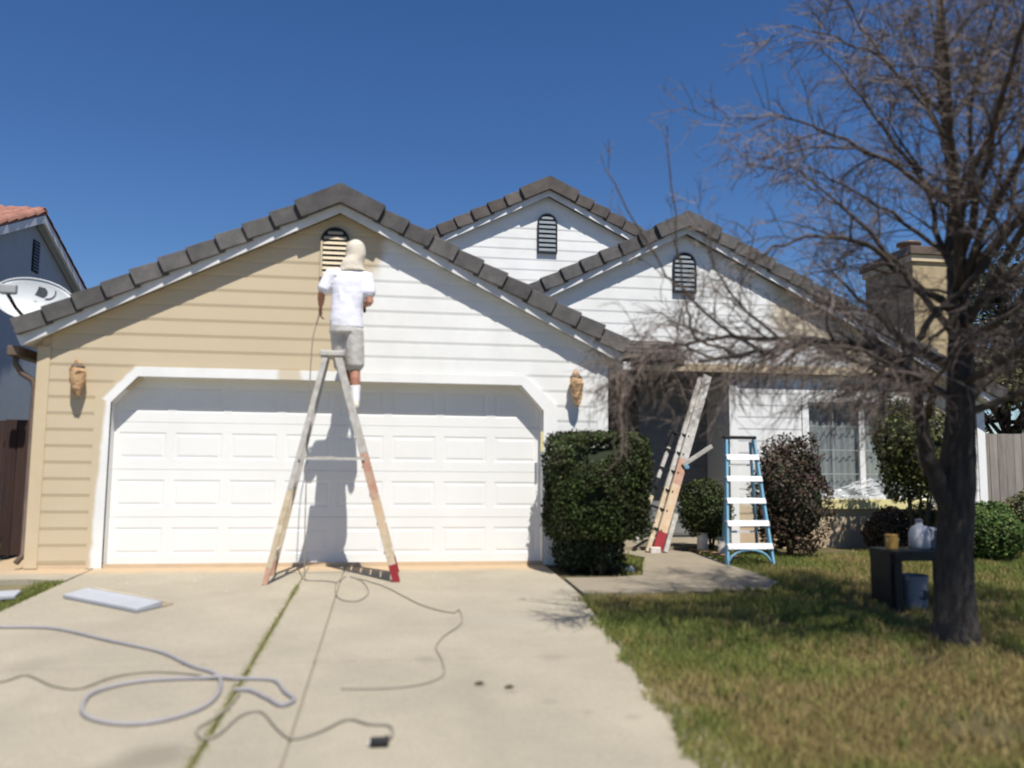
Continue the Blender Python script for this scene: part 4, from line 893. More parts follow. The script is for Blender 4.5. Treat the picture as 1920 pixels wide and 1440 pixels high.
for i in range(3):                                    # soft folds down the back
    x0 = 0.06+i*0.075; limb(s, [(x0+.02, -0.945, 3.06-q.uniform(0, .04)), (x0+q.uniform(-.02, .03), -0.950, 2.95), (x0+.02, -0.945, 2.82)], [0.004, 0.009, 0.004], 7)
ppart('shirt', s, 'shirt', 0.010, 4)
s = MB()
s.loft([(HIP+Vector((0.0, 0, -0.10)), (0.178, 0, 0), (0, 0.132, 0)), (HIP+Vector((0, 0, -0.02)), (0.172, 0, 0), (0, 0.126, 0)), (HIP+Vector((0, 0, 0.04)), (0.165, 0, 0), (0, 0.118, 0))], 20)
limb(s, [HpL+Vector((.01, 0, -.03)), HpL.lerp(KnL, .5), HpL.lerp(KnL, .99)], [0.108, 0.104, 0.100])
limb(s, [HpR+Vector((-.005, 0, -.03)), HpR.lerp(KnR, .5), HpR.lerp(KnR, .97)], [0.108, 0.104, 0.100])
ppart('shorts', s, 'short', 0.011, 3)
s = MB()
s.ball(HD+Vector((0, -0.005, 0.035)), 0.107, 0.124, 0.114, 18, 12)
s.loft([(NK+Vector((0.0, -0.02, -0.045)), (0.150, 0, 0.012), (0, 0.112, 0)), (NK+Vector((0.0, -0.02, 0.0)), (0.128, 0, -.008), (0, 0.106, 0)), (NK+Vector((0, -0.02, 0.05)), (0.118, 0, 0), (0, 0.102, 0)), (HD+Vector((0.004, -0.02, -0.04)), (0.110, 0, 0.01), (0, 0.112, 0)), (HD+Vector((0, -0.01, 0.04)), (0.108, 0, 0), (0, 0.120, 0))], 18)
s.loft([(HD+Vector((0, 0.07, 0.06)), (0.075, 0, 0), (0, 0.05, 0)), (HD+Vector((0, 0.10, 0.055)), (0.07, 0, 0), (0, 0.06, -.01)), (HD+Vector((0, 0.12, 0.06)), (0.03, 0, 0), (0, 0.05, 0))], 12)
ppart('hood', s, 'hood', 0.010, 3)
for A_, K_, dr in ((AnL, KnL, Vector((-0.25, 0.95, 0))), (AnR, KnR, Vector((-0.15, 0.97, 0)))):
    s = MB(); limb(s, [A_.lerp(K_, .42), A_.lerp(K_, .2), A_+Vector((0, 0, -.02))], [0.058, 0.050, 0.045]); ppart('sock', s, 'sock', 0.009, 2)
    d = dr.normalized(); sd2 = Vector((d.y, -d.x, 0)); s = MB()
    s.loft([(A_-d*0.075+Vector((0, 0, -.07)), sd2*0.030, Vector((0, 0, 0.022))), (A_-d*0.05+Vector((0, 0, -.055)), sd2*0.038, Vector((0, 0, 0.048))), (A_+Vector((0, 0, -.045)), sd2*0.042, Vector((0, 0, 0.06))), (A_+d*0.07+Vector((0, 0, -.065)), sd2*0.046, Vector((0, 0, 0.040))), (A_+d*0.15+Vector((0, 0, -.078)), sd2*0.046, Vector((0, 0, 0.027))), (A_+d*0.195+Vector((0, 0, -.082)), sd2*0.028, Vector((0, 0, 0.018)))], 14)
    ppart('shoe', s, 'shoe', 0.008, 2)
# spray gun in the right hand and the hose that runs down from the left hand
sg = Thing('spray_gun', 'dark airless spray gun held by the man on the ladder', 'spray gun', tuple(HaR))
gp = HaR+Vector((-0.015, 0.085, 0.0))
sg.part('grip', MB().bar(gp+Vector((0, -.01, -.07)), gp+Vector((0, 0.02, 0.05)), 0.03, 0.035), 'black', bevel=0.006)
sg.part('barrel', MB().tube([gp+Vector((0, -.03, .06)), gp+Vector((0, 0.12, .065)), gp+Vector((-.01, 0.19, .07))], [0.018, 0.016, 0.010], 10), 'lnb', smooth=True)
sg.part('nozzle', MB().lathe([(0.022, 0), (0.026, 0.02), (0.012, 0.05)], gp+Vector((-.01, 0.19, .07)), 10, (0, 1, 0.05)), 'tape', smooth=True)
sg.part('trigger', MB().tube([gp+Vector((0, .05, .05)), gp+Vector((0, 0.055, .0)), gp+Vector((0, 0.04, -.04))], 0.006, 6), 'black')

# ================================================================== HOSES AND CORDS
def smooth_path(pts, n=6):
    out = []
    P = [Vector(p) for p in pts]
    for i in range(len(P)-1):
        p0, p1, p2, p3 = P[max(i-1, 0)], P[i], P[i+1], P[min(i+2, len(P)-1)]
        for k in range(n):
            t = k/n; out.append(0.5*((2*p1)+(p2-p0)*t+(2*p0-5*p1+4*p2-p3)*t*t+(3*p1-p0-3*p2+p3)*t**3))
    return out+[P[-1]]
def hose(name, label, cat, pts, r_, m, n=8):
    P = smooth_path([(x, y, 0) for x, y in pts], n); out = [Vector((p.x, p.y, gz(p.x, p.y)+r_*0.95)) for p in P]
    for i in range(len(out)):                          # ride over an earlier loop
        for j in range(0, i-14, 2):
            if (out[i].xy-out[j].xy).length < r_*2.5: out[i].z = max(out[i].z, gz(out[i].x, out[i].y)+r_*2.5)
    for _ in range(3):
        zs_ = [p.z for p in out]
        for i in range(1, len(out)-1): out[i].z = max(gz(out[i].x, out[i].y)+r_*.9, (zs_[i-1]+zs_[i]*2+zs_[i+1])/4)
    o = MB().tube(out, r_, 8).build(name, m, None, True); return tag(o, label, cat)
hose('paint_hose', 'thick grey-blue hose looping across the left of the driveway', 'hose',
     [(-2.75, -2.7), (-2.26, -2.87), (-1.85, -2.95), (-1.34, -3.36), (-0.89, -3.72), (-0.6, -4.1), (-0.43, -4.27), (-0.35, -4.47), (-0.32, -4.76), (-0.37, -4.98), (-0.52, -5.14), (-0.7, -5.17), (-0.89, -5.06), (-0.99, -4.88), (-1.02, -4.62), (-0.86, -4.43), (-0.59, -4.38), (-0.31, -4.41), (-0.05, -4.46), (0.05, -4.7), (0.12, -4.86), (0.06, -4.95), (-0.03, -4.82), (-0.15, -4.66), (-0.24, -4.64)], 0.0125, 'hose1')
hose('extension_cord', 'tan cord wavering across the driveway inside the left hose loop', 'cord', [(-2.4, -4.6), (-1.9, -4.45), (-1.63, -4.33), (-1.54, -4.2), (-1.3, -4.44), (-1.13, -4.51), (-1.02, -4.3), (-0.86, -4.2), (-0.66, -4.23), (-0.5, -4.3)], 0.0085, 'hose2')
hose('extension_cord', 'grey-tan cord winding to the black plug end at the bottom', 'cord', [(-0.20, -4.72), (-0.22, -4.95), (-0.26, -5.12), (-0.31, -5.28), (-0.25, -5.42), (-0.19, -5.36), (-0.13, -5.09), (-0.03, -5.04), (0.09, -5.32), (0.18, -5.46), (0.3, -5.38), (0.43, -5.21), (0.54, -5.29), (0.65, -5.33), (0.66, -5.47), (0.63, -5.55)], 0.0085, 'hose3')
hose('spray_hose', 'thin grey hose curling on the driveway right of the ladder feet', 'hose', [(0.20, -0.75), (0.13, -1.2), (0.20, -1.9), (0.37, -2.05), (0.46, -1.64), (0.39, -1.06), (0.26, -0.75), (0.6, -1.32), (0.93, -2.25), (1.17, -2.6), (1.25, -2.5), (1.22, -3.01), (1.05, -3.44), (0.98, -3.75), (1.0, -4.1), (0.98, -4.44), (0.84, -4.62), (0.62, -4.68), (0.37, -4.66)], 0.0065, 'hose3')
o = MB().tube(smooth_path([tuple(HaL+Vector((0.0, .05, -.03))), (-0.17, -0.70, 2.70), (-0.215, -0.74, 2.45), (-0.225, -0.78, 1.9), (-0.222, -0.84, 1.0), (-0.215, -0.88, 0.4), (-0.20, -0.90, 0.02), (-0.16, -0.95, -0.03), (0.0, -1.0, -0.03), (0.14, -1.1, -0.035)], 6), 0.0062, 6).build('spray_hose', 'hose3', None, True)
tag(o, 'thin hose hanging from the painter\'s left hand down to the driveway', 'hose')
pl = Thing('plug_box', 'small black plug box at the end of the winding cord', 'plug', (0.58, -5.60, gz(0, -5.6)))
pl.part('casing', MB().box((0.555, -5.615, gz(0, -5.6)+0.002), (0.645, -5.560, gz(0, -5.58)+0.040)), 'black', bevel=0.010)
pl.part('cap', MB().lathe([(0.014, 0), (0.014, 0.035), (0.009, 0.05)], (0.632, -5.575, gz(0, -5.57)+0.022), 10, (0.1, 1, 0)), 'black', smooth=True)
for i in range(2): pl.part('prong', MB().box((0.540, -5.600+i*0.022, gz(0, -5.6)+0.016), (0.557, -5.595+i*0.022, gz(0, -5.6)+0.024)), 'alu')

# ================================================================== THINGS ON THE DRIVEWAY AND LAWN
bd = Thing('board', 'pale blue-white board lying on the driveway left of the ladder', 'board', (-1.75, -1.85, gz(0, -1.85)))
A, B, Cc, D = (-2.23, -1.71), (-1.41, -2.40), (-1.27, -2.18), (-2.09, -1.49)
zz = lambda p, h: (p[0], p[1], gz(*p)+h)
bd.part('panel', MB().hexa([zz(A, .006), zz(B, .006), zz(Cc, .006), zz(D, .006), zz(A, .035), zz(B, .035), zz(Cc, .055), zz(D, .055)]), 'boardw', fix=True, bevel=0.003)
E_, F_ = (-1.20, -2.06), (-2.04, -1.33)
bd.part('flap', MB().hexa([zz((Cc[0]+.01, Cc[1]+.01), .006), zz(E_, .006), zz(F_, .006), zz((D[0]+.01, D[1]+.01), .006), zz((Cc[0]+.01, Cc[1]+.01), .056), zz(E_, .020), zz(F_, .020), zz((D[0]+.01, D[1]+.01), .056)]), 'boardt', fix=True)
o = MB().hexa([(-2.92, -1.84, -0.075), (-2.62, -1.72, -0.07), (-2.66, -1.50, -0.06), (-2.96, -1.62, -0.06), (-2.92, -1.84, -0.03), (-2.62, -1.72, -0.03), (-2.66, -1.50, -0.015), (-2.96, -1.62, -0.015)]).build('valve_lid', 'boardw', None, bevel=0.01)
tag(o, 'pale blue-grey lid lying in the weed strip at the far left', 'lid')
q = random.Random(21)
for i, (x, y, lb) in enumerate(((1.19, -4.63, 'dry leaf lying near the middle of the driveway'), (1.36, -4.72, 'dry leaf nearest the lawn on the driveway slab'))):
    mb = MB(); z = gz(x, y); mb.add([(x-.03, y-.02, z+.004), (x, y-.03, z+.012), (x+.035, y+.0, z+.006), (x+.01, y+.03, z+.014), (x-.025, y+.02, z+.006), (x, y, z+.018)], [(0,1,5),(1,2,5),(2,3,5),(3,4,5),(4,0,5)])
    tag(mb.build('dry_leaf', 'leafbit', None), lb, 'leaf', 'dry leaves on the driveway')

TBx, TBy = 5.50, -2.45; tz = gz(0, TBy)
tb = Thing('work_table', 'low black work table under the bare tree on the lawn', 'table', (TBx, TBy, tz))
tb.part('top', MB().box((5.20, -2.72, 0.31), (5.92, -2.28, 0.40)), 'black', bevel=0.01)
for x, y in ((5.22, -2.68), (5.22, -2.34), (5.86, -2.68), (5.86, -2.34)): tb.part('leg', MB().box((x-0.02, y-0.02, gz(x, y)-0.03), (x+0.05, y+0.03, 0.309)), 'black')
tb.part('side_panel', MB().box((5.175, -2.66, gz(0, -2.6)-0.02), (5.199, -2.34, 0.38)), 'black')
def bucket(x, y, z, r_, h, m, label, handle=True, lid=None):
    t = Thing('bucket', label, 'bucket', (x, y, z))
    t.part('pail', MB().lathe([(r_*.86, 0), (r_*.9, h*.02), (r_*.97, h*.86), (r_*1.05, h*.87), (r_*1.05, h*.93), (r_*1.0, h*.94), (r_*1.04, h), (r_*.96, h), (r_*.9, h*.9), (r_*.02, h*.88)], (x, y, z), 22), m, smooth=False)
    if handle: t.part('handle', MB().tube([(x+r_*1.06*math.cos(a), y-0.03-0.0, z+h*.9-0.5*h*math.sin(a)*0.7) for a in [math.pi*i/10 for i in range(11)]], 0.004, 5), 'alu')
    return t
bk = bucket(5.44, -2.60, gz(0, -2.6)-0.02, 0.125, 0.30, 'grey', 'grey paint bucket with dark oval mark under the black table', False)
mb = MB(); cyl = []
for i in range(18):
    a = 2*math.pi*i/18; ux, uz = 0.055*math.cos(a), 0.045*math.sin(a); ang = ux/0.118; rr_ = 0.1215
    cyl.append((5.44+0.02+rr_*math.sin(ang), -2.60-rr_*math.cos(ang), gz(0, -2.6)+0.11+uz))
mb.add(cyl, [tuple(range(18))]); bk.part('logo', mb, 'ink')
t = Thing('plastic_jug', 'pale grey plastic jug standing on the black work table', 'jug', (5.60, -2.48, 0.40))
t.part('jug_body', MB().lathe([(0.085, 0), (0.095, 0.02), (0.095, 0.15), (0.07, 0.20), (0.03, 0.225), (0.03, 0.25)], (5.60, -2.48, 0.40), 18), 'lgrey', smooth=True)
t.part('cap', MB().lathe([(0.034, 0), (0.034, 0.025), (0.01, 0.028)], (5.60, -2.48, 0.65), 14), 'grey')
t.part('handle', MB().tube([(5.66, -2.50, 0.60), (5.72, -2.50, 0.59), (5.725, -2.50, 0.50), (5.69, -2.49, 0.47)], 0.012, 7), 'lgrey', smooth=True)
t = Thing('paint_can', 'ochre spattered paint can at the left end of the black table', 'paint can', (5.30, -2.50, 0.40))
t.part('can', MB().lathe([(0.055, 0), (0.058, 0.01), (0.058, 0.125), (0.062, 0.13), (0.058, 0.135), (0.05, 0.13), (0.01, 0.128)], (5.30, -2.50, 0.40), 18), 'yellow')
t.part('handle', MB().tube([(5.30+0.06*math.cos(a), -2.50-0.02, 0.50-0.07*math.sin(a)) for a in [math.pi*i/8 for i in range(9)]], 0.003, 5), 'alu')
t = Thing('paint_tub', 'blue-grey tub behind the pale jug on the black table', 'tub', (5.77, -2.42, 0.40))
t.part('tub', MB().lathe([(0.07, 0), (0.085, 0.15), (0.09, 0.155), (0.085, 0.17), (0.075, 0.16), (0.01, 0.15)], (5.77, -2.42, 0.40), 18), 'grey')
t.part('lid', MB().lathe([(0.094, 0), (0.094, 0.012), (0.06, 0.02), (0.01, 0.022)], (5.77, -2.42, 0.571), 18), 'lgrey')
for x, y, r_, h, lb in ((4.86, 1.15, 0.07, 0.28, 'taller white paint tin left of the blue ladder'), (4.98, 0.75, 0.06, 0.20, 'shorter white paint tin nearest the blue ladder')):
    t = Thing('paint_tin', lb, 'paint tin', (x, y, 0.0), 'white tins by the walkway')
    t.part('tin', MB().lathe([(r_, 0), (r_*1.02, h*.02), (r_*1.02, h*.95), (r_*1.08, h*.96), (r_*1.08, h), (r_*.95, h), (r_*.9, h*.96), (.01, h*.95)], (x, y, 0.0), 18), 'wtin')
    t.part('handle', MB().tube([(x+r_*1.05*math.cos(a), y-0.02, h*.8-h*.4*math.sin(a)) for a in [math.pi*i/8 for i in range(9)]], 0.003, 5), 'alu')
bp = [(4.80+0.012*i*i*0+0.0+i*0.03, 1.35-i*0.20) for i in range(6)]
ed_ = Thing('brick_edging', 'short row of reddish edging bricks along the walkway by the white tins', 'brick edging', (4.9, 0.9, 0))
for i, (x, y) in enumerate(bp): ed_.part('brick', MB().box((x-0.045, y-0.09, -0.03), (x+0.05, y+0.09, 0.045+0.008*(i % 2))), 'brick', bevel=0.006)
o = MB().ball((3.33, -0.60, 0.0), 0.06, 0.05, 0.045, 10, 7).build('stone', 'wtin', None); tag(o, 'pale stone lying on the grass right of the hedge foot', 'stone')
# plastic sheeting bunched along the window sill
mb = MB(); nx, nz = 40, 12; q = random.Random(9)
for j in range(nz+1):
    for i in range(nx+1):
        u = i/nx; v = j/nz; h_ = 0.10+0.20*math.exp(-((u-0.55)/0.22)**2)
        x = 6.98+1.62*u+q.uniform(-.012, .012); z = 0.725+h_*v+q.uniform(-.01, .01); y = YW-0.045-0.05*(1-v)+0.02*math.sin(u*37+v*5)+q.uniform(-.012, .012)
        mb.v.append((x, y, z))
mb.f = [(j*(nx+1)+i, j*(nx+1)+i+1, (j+1)*(nx+1)+i+1, (j+1)*(nx+1)+i) for j in range(nz) for i in range(nx)]
tag(mb.build('plastic_sheet', 'film', None), 'crumpled clear plastic sheeting bunched along the front window sill', 'plastic sheet')

# ================================================================== PLANTS
def leaves_mesh(name, pts, nrm, size, m, parent, inv, seed, asp=0.55, kind=None):
    r_ = np.random.default_rng(seed); n = len(pts)
    a = r_.normal(size=(n, 3)); a /= np.linalg.norm(a, axis=1)[:, None]
    nn = nrm*0.8+r_.normal(size=(n, 3))*0.6; nn /= np.linalg.norm(nn, axis=1)[:, None]
    a = a-nn*(a*nn).sum(1)[:, None]; a /= np.linalg.norm(a, axis=1)[:, None]; b = np.cross(nn, a)
    sz = size*r_.uniform(0.6, 1.3, n)[:, None]
    V = np.stack([pts-a*sz*.5, pts+b*sz*asp*.5+nn*sz*.08, pts+a*sz*.5-nn*sz*.05, pts-b*sz*asp*.5+nn*sz*.08], 1).reshape(-1, 3)
    me = bpy.data.meshes.new(name); me.vertices.add(4*n); me.vertices.foreach_set('co', V.astype('f').ravel())
    me.loops.add(4*n); me.loops.foreach_set('vertex_index', np.arange(4*n, dtype='i')); me.polygons.add(n); me.polygons.foreach_set('loop_start', np.arange(0, 4*n, 4, dtype='i'))
    me.update(); me.validate()
    o = link(name, me, m); o.parent = parent; o.matrix_parent_inverse = inv
    return o
def lumpy(c, rad, seed, n=1, boxy=2.0, amp=0.12, freq=3.0):
    """radius modifier: superellipsoid with bumps; returns function dir -> surface point"""
    r_ = np.random.default_rng(seed); ph = r_.uniform(0, 6.28, (6, 3)); k = r_.normal(size=(6, 3))*freq
    c = np.array(c); rad = np.array(rad)
    def f(d):
        s_ = (np.abs(d)**boxy).sum(1)**(-1/boxy)
        bump = 1+amp*sum(np.sin((d*k[i]).sum(1)+ph[i, 0]) for i in range(6))/2.4
        return c+d*rad*s_[:, None]*bump[:, None]
    return f
def shrub(name, label, cat, base, c, rad, m, n, size, seed, boxy=2.0, amp=0.12, depth=0.3, stems=4, core=0.80, group=None, gap=0.0, freq=3.0):
    t = Thing(name, label, cat, base, group); r_ = np.random.default_rng(seed); f = lumpy(c, rad, seed, boxy=boxy, amp=amp, freq=freq)
    d = r_.normal(size=(n, 3)); d /= np.linalg.norm(d, axis=1)[:, None]
    if gap > 0:                                       # thin places where what is behind shows through
        k = r_.normal(size=(4, 3))*5; keep = sum(np.sin((d*k[i]).sum(1)+i) for i in range(4)) > (-2.2+gap*3); d = d[keep]
    P = f(d); C_ = np.array(c); tt = 1-depth*r_.power(0.9, len(d))*r_.uniform(0, 1, len(d)); P = C_+(P-C_)*tt[:, None]
    P += r_.normal(size=P.shape)*size*0.35
    leaves_mesh('foliage', P, d, size, m, t.o, t.inv, seed+1)
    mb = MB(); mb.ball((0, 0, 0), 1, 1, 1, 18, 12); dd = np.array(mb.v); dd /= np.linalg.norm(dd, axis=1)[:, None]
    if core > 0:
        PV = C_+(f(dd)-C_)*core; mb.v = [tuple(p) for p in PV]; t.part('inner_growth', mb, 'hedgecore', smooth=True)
    q = random.Random(seed)
    for i in range(stems):
        a = q.uniform(0, 6.28); e_ = Vector(c)+Vector((math.cos(a)*rad[0]*.5, math.sin(a)*rad[1]*.5, q.uniform(-.3, .4)*rad[2]))
        b0 = Vector((base[0]+math.cos(a)*.05, base[1]+math.sin(a)*.05, base[2]-0.05)); mid = b0.lerp(e_, .5)+Vector((q.uniform(-.05, .05), q.uniform(-.05, .05), .05))
        t.part('stem', MB().tube([b0, mid, e_], [0.022, 0.016, 0.008], 6), 'stem', smooth=True)
    return t
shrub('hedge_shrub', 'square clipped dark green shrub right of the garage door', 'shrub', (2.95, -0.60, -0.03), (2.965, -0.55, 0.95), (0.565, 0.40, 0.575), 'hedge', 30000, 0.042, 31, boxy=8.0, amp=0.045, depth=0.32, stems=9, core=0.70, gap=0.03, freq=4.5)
shrub('shrub', 'dark leaf cluster standing for the shade beneath the square clipped hedge shrub', 'shrub', (2.95, -0.45, 0.0), (2.90, -0.45, 0.22), (0.42, 0.26, 0.30), 'dkgreen', 4000, 0.05, 42, amp=0.15)  # dark cluster added as the leaf shade between hedge and ground
shrub('shrub', 'small dark green shrub between the leaning ladder and the blue ladder', 'shrub', (5.0, 1.3, 0.0), (4.97, 1.3, 0.58), (0.34, 0.32, 0.40), 'hedge', 5000, 0.045, 32, boxy=2.4, amp=0.12)
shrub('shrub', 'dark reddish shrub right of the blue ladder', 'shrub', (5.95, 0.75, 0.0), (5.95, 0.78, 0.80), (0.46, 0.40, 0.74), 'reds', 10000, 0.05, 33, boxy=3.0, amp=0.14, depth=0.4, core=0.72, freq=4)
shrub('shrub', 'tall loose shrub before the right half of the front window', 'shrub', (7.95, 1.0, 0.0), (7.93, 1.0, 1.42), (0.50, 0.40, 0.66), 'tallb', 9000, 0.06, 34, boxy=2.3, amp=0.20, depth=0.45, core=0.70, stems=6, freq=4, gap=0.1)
shrub('shrub', 'bright green round shrub right of the tree trunk', 'shrub', (8.50, 0.30, 0.0), (8.50, 0.35, 0.33), (0.46, 0.42, 0.40), 'roundb', 8000, 0.045, 35, boxy=2.2, amp=0.08)
shrub('shrub', 'low brownish shrub under the front window sill', 'shrub', (7.75, 1.45, 0.0), (7.80, 1.5, 0.26), (0.34, 0.26, 0.32), 'reds', 4000, 0.05, 36, boxy=2.0, amp=0.2, core=0.6)
shrub('shrub', 'low dark shrub at the foot of the tall window shrub', 'shrub', (8.4, 1.4, 0.0), (8.45, 1.45, 0.28), (0.42, 0.3, 0.34), 'tallb', 4000, 0.05, 37, amp=0.2, core=0.7)
shrub('shrub', 'dull brown-green shrub at the foot of the grey fence', 'shrub', (10.6, 1.9, 0.0), (10.6, 1.95, 0.40), (0.55, 0.35, 0.48), 'olive', 4500, 0.05, 38, amp=0.16)
shrub('shrub', 'small dark plant at the foot of the dark brown fence', 'shrub', (-4.3, 0.9, 0.0), (-4.25, 0.9, 0.14), (0.35, 0.25, 0.22), 'dkgreen', 1800, 0.06, 39, amp=0.2, core=0.6)
shrub('shrub', 'yellow flowering bush showing above the dark brown fence', 'shrub', (-5.3, 2.6, 0.0), (-5.35, 2.6, 2.40), (0.42, 0.35, 0.26), 'olive', 1500, 0.08, 40, amp=0.25, core=0.4, stems=4)
shrub('shrub', 'dark green bush against the blue grey neighbour wall', 'shrub', (-5.55, 2.9, 0.0), (-5.5, 2.9, 1.75), (0.38, 0.35, 0.45), 'dkgreen', 2200, 0.08, 41, amp=0.25, core=0.5)

def leafy_tree(label, base, c, rad, m, n, size, seed, amp=0.25):
    t = Thing('tree', label, 'tree', base); r_ = np.random.default_rng(seed); q = random.Random(seed)
    c = Vector(c); b0 = Vector(base); t.part('trunk', MB().tube([b0-Vector((0, 0, .1)), b0.lerp(c, .5), c+Vector((0, 0, rad[2]*.3))], [0.16, 0.11, 0.04], 8), 'bark', smooth=True)
    P = []; D = []
    for k in range(16):
        d = Vector((q.gauss(0, 1), q.gauss(0, 1), q.gauss(0.1, 0.8))).normalized(); e_ = c+Vector((d.x*rad[0], d.y*rad[1], d.z*rad[2]))*q.uniform(.55, .85)
        t.part('limb', MB().tube([b0.lerp(c, q.uniform(.5, .9)), (c+e_)/2+Vector((0, 0, -.1)), e_], [0.05, 0.03, 0.012], 5), 'bark', smooth=True)
        nn = n//16; dd = r_.normal(size=(nn, 3)); dd /= np.linalg.norm(dd, axis=1)[:, None]; rr_ = min(rad)*q.uniform(.32, .5)*r_.uniform(0.3, 1, nn)**.5
        P.append(np.array(e_)+dd*rr_[:, None]*np.array([1.15, 1.15, .8])); D.append(dd)
    leaves_mesh('crown', np.concatenate(P), np.concatenate(D), size, m, t.o, t.inv, seed+2)
leafy_tree('olive green tree just behind the grey fence at the right', (12.4, 4.6, 0), (12.3, 4.6, 2.4), (1.3, 1.1, 1.0), 'olive', 9000, 0.10, 51)
leafy_tree('tall dark evergreen behind the bare tree at the right edge', (14.6, 6.6, 0), (14.4, 6.6, 4.1), (1.5, 1.5, 2.3), 'dkgreen', 9000, 0.14, 52)
leafy_tree('reddish brown tree between the grey fence and the dark evergreen', (13.6, 8.6, 0), (14.0, 8.6, 3.0), (1.6, 1.2, 1.4), 'reds', 6000, 0.12, 53)

# ------------------------------------------------------------------ the bare tree
bt = Thing('tree', 'bare twiggy tree with dark trunk on the front lawn', 'tree', (4.92, -3.86, gz(0, -3.86)))
q = random.Random(17)
twigs = MB()
def wander(p, d, L, n, bend, droop, qq):
    pts = [Vector(p)]; d = Vector(d).normalized()
    for i in range(n):
        d = (d+Vector((qq.gauss(0, bend), qq.gauss(0, bend), qq.gauss(0, bend)-droop))).normalized(); pts.append(pts[-1]+d*L/n)
    return pts
def side(d, ang, qq):
    d = Vector(d).normalized(); o = d.orthogonal().normalized(); o.rotate(Quaternion(d, qq.uniform(0, 6.283))); return (d*math.cos(ang)+o*math.sin(ang)).normalized()
def along(pts, t):
    k = t*(len(pts)-1); i = min(int(k), len(pts)-2); return pts[i].lerp(pts[i+1], k-i), (pts[i+1]-pts[i]).normalized()
DENS = 1.3
def grow_twigs(pts, n, L, droop, r_=0.0042, t0=0.15):
    for _ in range(int(n*DENS+q.random())):
        p, d = along(pts, q.uniform(t0, 1.0)); l1 = L*q.uniform(.5, 1.2); a = wander(p, side(d, q.uniform(.4, 1.1), q), l1, 4, .16, droop, q)
        twigs.tube(a, [r_, r_*.85, r_*.7, r_*.55, r_*.4], 3, False)
        for _ in range(q.randint(2, 4)):
            p2, d2 = along(a, q.uniform(.2, .95)); b_ = wander(p2, side(d2, q.uniform(.4, 1.0), q), l1*q.uniform(.35, .7), 3, .2, droop*1.3, q)
            twigs.tube(b_, [r_*.62, r_*.5, r_*.4, r_*.28], 3, False)
            if q.random() < .55:
                p3, d3 = along(b_, q.uniform(.3, .9)); c_ = wander(p3, side(d3, q.uniform(.4, 1.0), q), l1*.3, 2, .2, droop*1.3, q); twigs.tube(c_, [r_*.42, r_*.34, r_*.25], 3, False)
def limb_branch(ctrl, r0_, r1_, nb, bl, tw, tl, droop, up=0.0, name='branch', t0=.2, m='branch'):
    pts = smooth_path(ctrl, 4); k = len(pts); pts = [pts[0]]+[p+Vector((q.gauss(0, .012), q.gauss(0, .012), q.gauss(0, .012))) for p in pts[1:]]
    mb = MB().tube(pts, [r0_+(r1_-r0_)*(i/(k-1))**.8 for i in range(k)], 7)
    for j in range(nb):
        t = t0+(1-t0)*(j+q.random())/nb; p, d = along(pts, t); rr_ = (r0_+(r1_-r0_)*t**.8)*q.uniform(.35, .6); L = bl*q.uniform(.5, 1.25)*(1.15-.5*t)
        dd = side(d, q.uniform(.5, 1.1), q)+Vector((0, 0, up)); a = wander(p, dd, L, 5, .13, droop*.5, q)
        mb.tube(a, [max(rr_*(1-.17*i), .003) for i in range(6)], 5, False); grow_twigs(a, tw, tl, droop)
    grow_twigs(pts, max(tw, nb) if tw > 2 else tw*2, tl, droop, t0=t0)
    bt.part(name, mb, m, smooth=True)
    return pts
Y0 = -3.86
trunk = smooth_path([(4.93, Y0, -0.26), (4.935, Y0, -0.14), (4.945, Y0, 0.05), (4.96, Y0, 0.55), (5.01, Y0, 1.10), (5.06, Y0, 1.64), (5.10, Y0+.02, 2.30), (5.11, Y0+.04, 2.80), (5.12, Y0+.05, 3.5), (5.06, Y0+.05, 4.3), (5.03, Y0, 5.0), (5.0, Y0, 5.9)], 9)
zr = [(-0.3, .20), (-0.14, .168), (0.05, .142), (0.5, .132), (1.1, .128), (1.5, .105), (2.3, .082), (2.8, .070), (3.5, .050), (4.3, .032), (5.0, .020), (6.0, .008)]
def trad(z):
    for (a, ra), (b_, rb) in zip(zr, zr[1:]):
        if z <= b_: return ra+(rb-ra)*(z-a)/(b_-a)
    return .008
tm = MB().tube(trunk, [trad(p.z) for p in trunk], 30)
tv = []
for i, v in enumerate(tm.v):                           # furrowed, fluted bole
    c = trunk[i//30]; d = Vector(v)-c; a = math.atan2(d.y, d.x); k = 1+0.07*math.sin(3*a+v[2]*1.1)+0.05*math.sin(5*a-v[2]*2.3)+0.045*math.sin(13*a+2.2*math.sin(v[2]*3.1))*(.6+.4*math.sin(v[2]*7+a*3))+q.uniform(-.03, .03)+0.22*max(0, 0.12-v[2])*(1+math.sin(4*a+1)); tv.append(tuple(c+d*k))
tm.v = tv; bt.part('trunk', tm, 'bark', smooth=True)
V3 = lambda x, z, y=Y0: (x, y, z)
